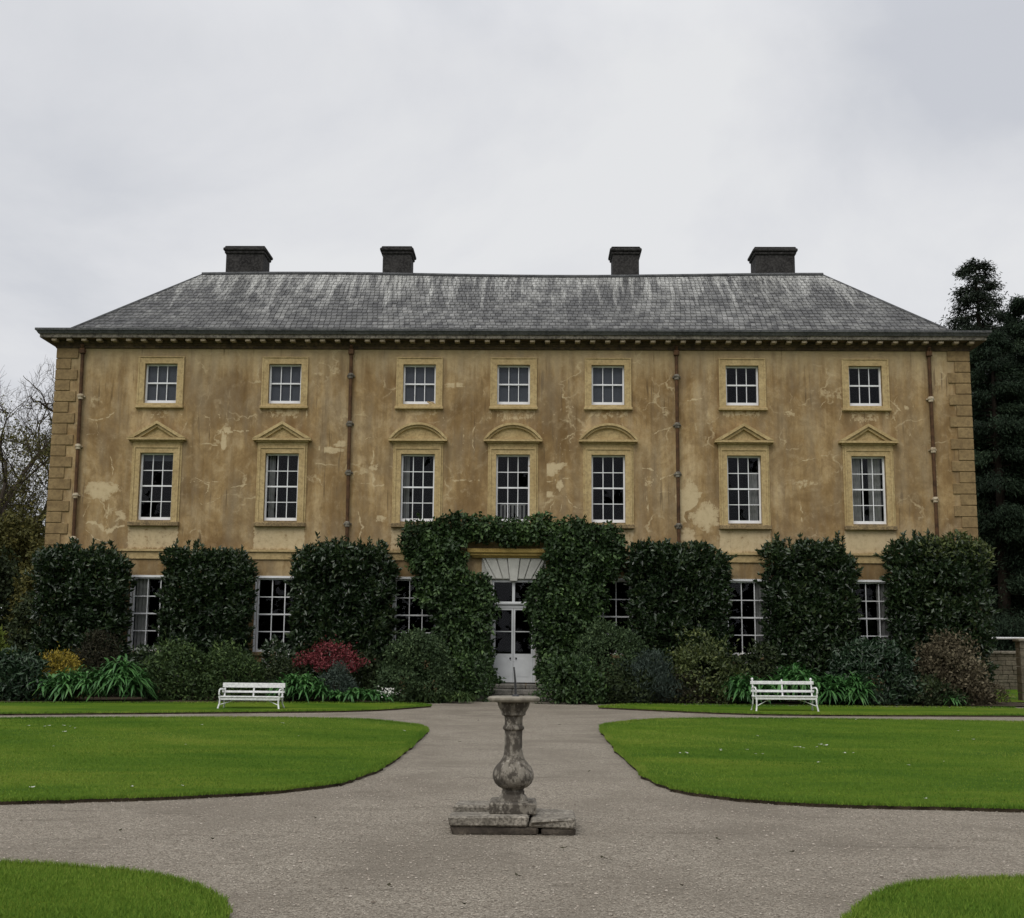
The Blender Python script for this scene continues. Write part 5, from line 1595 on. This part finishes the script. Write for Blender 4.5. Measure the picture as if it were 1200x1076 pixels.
# ------------------------------------------------------------------ benches
def bench(label, xc, y, width, hb, rz, broad):
    root = empty('garden_bench', (xc, y, 0), None, rz)
    tag(root, label, 'bench')
    hw = width / 2
    seat_z = hb * 0.47 if not broad else hb * 0.44
    # curved iron end frames: leg front, leg rear running up as back upright
    for sx in (-1, 0, 1):
        x = sx * (hw - 0.06)
        tilt = 0.13
        m = MB(); m.cbox(x - 0.022, x + 0.022, 0.17, 0.215, seat_z + 0.001, seat_z + 0.05, 0.004)
        pts = [(x, 0.19, seat_z), (x, 0.23, seat_z + (hb - seat_z) * 0.5), (x, 0.28, hb + (0.03 if not broad else -0.01))]
        m.tube(pts, [0.022, 0.022, 0.02], 6)
        if not broad and sx: m.lathe([(0.012, 0), (0.034, 0.02), (0.034, 0.045), (0.012, 0.07)], (x, 0.285, hb + 0.0), 8)
        m.build('back_upright', M['bench'], root, weld=False)
        if sx == 0: continue
        for (ya, yb_) in ((-0.21, -0.27), (0.17, 0.30)):
            m = MB()
            xo = x + sx * 0.03
            m.tube([(x, ya, seat_z - 0.005), (x + sx * 0.005, ya + (yb_ - ya) * 0.35, seat_z * 0.5), (xo, yb_, 0.03)], [0.026, 0.020, 0.022], 7)
            m.lathe([(0.03, 0), (0.045, 0.0), (0.045, 0.025), (0.02, 0.04)], (xo, yb_, 0), 8)
            m.build('leg', M['bench'], root, weld=False)
        m = MB()
        ax = x + sx * 0.02
        za = seat_z + (0.20 if not broad else 0.17)
        arc = [(ax, 0.24, za + 0.02), (ax, 0.05, za + 0.045), (ax, -0.12, za + 0.05), (ax, -0.20, za + 0.03), (ax, -0.245, za - 0.02), (ax, -0.24, za - 0.08), (ax, -0.205, za - 0.12), (ax, -0.21, seat_z)]
        m.tube(arc, 0.022, 7)
        m.build('armrest', M['bench'], root, weld=False)
        m = MB()
        m.tube([(x, -0.22, seat_z * 0.42), (x - sx * 0.28, -0.05, seat_z * 0.74), (x - sx * 0.62, 0.0, seat_z - 0.02)], 0.012, 6)
        m.build('brace', M['bench'], root, weld=False)
    rails = ((0.62, 0.045), (0.985, 0.055)) if not broad else ((0.70, 0.045), (0.90, 0.11))
    rails = ((0.66, 0.06), (0.93, 0.085)) if not broad else ((0.66, 0.05), (0.905, 0.12))
    for f, hh in rails:
        z = hb * f; yy = 0.19 + 0.09 * (z - seat_z) / (hb - seat_z) - 0.035
        m = MB(); m.cbox(-hw, hw, yy - 0.014, yy + 0.014, z - hh / 2, z + hh / 2, 0.006)
        m.build('back_rail', M['bench'], root, weld=False)
    for k in range(4):
        m = MB(); yy = -0.22 + k * 0.115
        zc = seat_z + (0.012 if k in (0,) else 0.0) - 0.006 * (k in (1, 2))
        m.cbox(-hw + 0.02, hw - 0.02, yy, yy + 0.098, zc + 0.003, zc + 0.036, 0.006)
        m.build('seat_slat', M['bench'], root, weld=False)
    m = MB(); m.cbox(-hw + 0.03, hw - 0.03, -0.205, -0.18, seat_z - 0.055, seat_z + 0.0, 0.004)
    m.cbox(-hw + 0.03, hw - 0.03, 0.165, 0.188, seat_z - 0.055, seat_z + 0.0, 0.004)
    m.build('seat_frame', M['bench'], root, weld=False)
    return root


gl, gr_ = gnd(290, 832), gnd(922, 835)
bench('white slatted garden bench with a broad flat top plank on the left verge', gl[0] + 0.03, gl[1] + 0.25, 1.62, 0.66, rad(-2), True)
bench('white slatted garden bench with small end finials on the right verge', gr_[0], gr_[1] + 0.25, 1.68, 0.80, rad(3), False)

# ------------------------------------------------------------------ sundial
SDX, SDY = at(601.5, 900, 11.7)[0], 11.7
sd = empty('sundial', (SDX, SDY, 0))
tag(sd, 'weathered stone sundial on a baluster pedestal in the middle of the gravel', 'sundial')
bs = MB()
bs.cbox(-0.565, 0.14, -0.40, -0.02, 0.070, 0.150, 0.013, jit=0.011)
bs.build('base_slab', M['slab'], sd, weld=False)
bs = MB(); bs.cbox(0.155, 0.575, -0.41, 0.34, 0.062, 0.138, 0.015, jit=0.016)
bs.build('base_slab', M['slab'], sd, weld=False)
bs = MB(); bs.cbox(-0.545, 0.14, -0.005, 0.36, 0.070, 0.195, 0.018, jit=0.014)
bs.build('base_slab', M['slab'], sd, weld=False)
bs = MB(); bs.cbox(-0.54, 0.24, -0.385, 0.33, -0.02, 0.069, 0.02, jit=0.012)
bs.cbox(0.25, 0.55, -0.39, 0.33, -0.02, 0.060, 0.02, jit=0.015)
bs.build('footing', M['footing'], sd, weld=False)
bs = MB(); bs.cbox(-0.215, 0.215, -0.215, 0.215, 0.145, 0.250, 0.014, jit=0.004)
bs.build('plinth', M['pedestal'], sd, weld=False)
zf = lambda q: 1.548 - q * 0.001649
k = 1 / (4.89 * 124.0)
prof = [(88, 806), (90, 800), (86, 785), (80, 772), (70, 758), (62, 750), (64, 744), (64, 738), (58, 732), (62, 722), (84, 712), (102, 694), (112, 672), (115, 650), (112, 628), (100, 606), (84, 588), (70, 572), (60, 555), (54, 538), (51, 515), (49, 480), (49, 440), (50, 408),
        (54, 404), (60, 398), (60, 388), (54, 380), (50, 375), (50, 350), (52, 330), (58, 326), (68, 320), (68, 306), (72, 300), (80, 288), (87, 272), (91, 256), (92, 248)]
b = MB(); b.lathe([(r * k, zf(q)) for r, q in prof], (0, 0, 0), 40)
b.build('baluster', M['pedestal'], sd)
b = MB(); b.lathe([(0.155, 1.137), (0.215, 1.139), (0.236, 1.148), (0.243, 1.162), (0.240, 1.176), (0.228, 1.184), (0.18, 1.186), (0.0005, 1.187)], (0, 0, 0), 40, wob=0.006)
b.build('dial_plate', M['coping'], sd)
b = MB(); b.tube([(0.018, 0, 1.185), (0.012, 0.0, 1.33), (0.0, 0.0, 1.455)], [0.012, 0.010, 0.007], 8)
b.lathe([(0.035, 1.187), (0.03, 1.20), (0.012, 1.205)], (0.018, 0, 0), 10)
b.build('gnomon', M['iron'], sd, weld=False)

# ------------------------------------------------------------------ fallen white petals on the lawns
spots = [(75, 850), (82, 851), (33, 850), (52, 851), (58, 850), (88, 853), (76, 857), (237, 849), (331, 847), (217, 872), (62, 874), (350, 862), (155, 921), (214, 920), (38, 922), (474, 856),
         (797, 882), (805, 882), (844, 878), (845, 879), (875, 878), (885, 883), (893, 883), (931, 875), (936, 875), (941, 876), (957, 875), (962, 872), (968, 873), (990, 882), (1000, 882), (1064, 896), (1085, 935), (959, 893), (888, 862), (1106, 892), (1003, 843), (1140, 866), (1123, 856)]
pm = None
for (px, py) in spots:
    g_ = gnd(px, py, LH + 0.03)
    if pm is None:
        V = leaf_arrays(rng.normal(0, 0.02, (7, 3)) * (1, 1, 0.3), np.tile([[0, 0, 1.]], (7, 1)), 0.045, 0.035)
        o = leaf_obj('daisy', V, L['petal']); pm = o.data
    else:
        o = bpy.data.objects.new('daisy', pm); COL.objects.link(o)
    o.location = (g_[0], g_[1], LH + 0.025); o.rotation_euler = (0, 0, random.uniform(0, 6)); s_ = random.uniform(0.3, 0.7); o.scale = (s_ * 1.3, s_, s_ * 0.5)
    tag(o, 'tiny white daisy dotted in the mown lawn', 'flower', 'daisies dotted over the lawns')

# ------------------------------------------------------------------ trees across the park, mirrored in the window panes
lm = []
for i in range(60):
    x = -95 + 190 * i / 59 + rng.normal(0, 1.5)
    hgt = 13 + 5 * math.sin(i * 0.9) + rng.normal(0, 2.5)
    for zq in (0.25, 0.55, 0.85): lm.append((x + rng.normal(0, 1), -55 + rng.normal(0, 2), hgt * zq, 2.8, 2.8, hgt * 0.24))
P, nn, lt = lump_pts(lm, 26000, 0.6, 1.05, 0.5)
tag(leaf_obj('distant_wood', leaf_arrays(P, nn, 1.3, 0.9), L['hedge'], None, rng.beta(2, 2.5, len(P))), kind='stuff')

# ------------------------------------------------------------------ dead leaves blown on the gravel
dm = None
for (px, py) in ((605, 1028), (705, 1007), (712, 1009), (663, 995), (250, 985), (140, 975), (455, 1040), (840, 985), (930, 1000), (545, 1062), (800, 1040), (370, 960), (540, 870), (690, 905), (560, 845), (655, 850)):
    g_ = gnd(px, py, 0.01)
    if dm is None:
        o = leaf_obj('dead_leaf', leaf_arrays(np.zeros((2, 3)), np.tile([[0, 0, 1.]], (2, 1)), 0.055, 0.03), L['dkbrown']); dm = o.data
    else:
        o = bpy.data.objects.new('dead_leaf', dm); COL.objects.link(o)
    o.location = (g_[0], g_[1], 0.02); o.rotation_euler = (0, 0, random.uniform(0, 6)); o.scale = (1, 1, 0.4)
    tag(o, 'small dark dead leaf lying on the open gravel', 'leaf', 'dead leaves on the gravel')
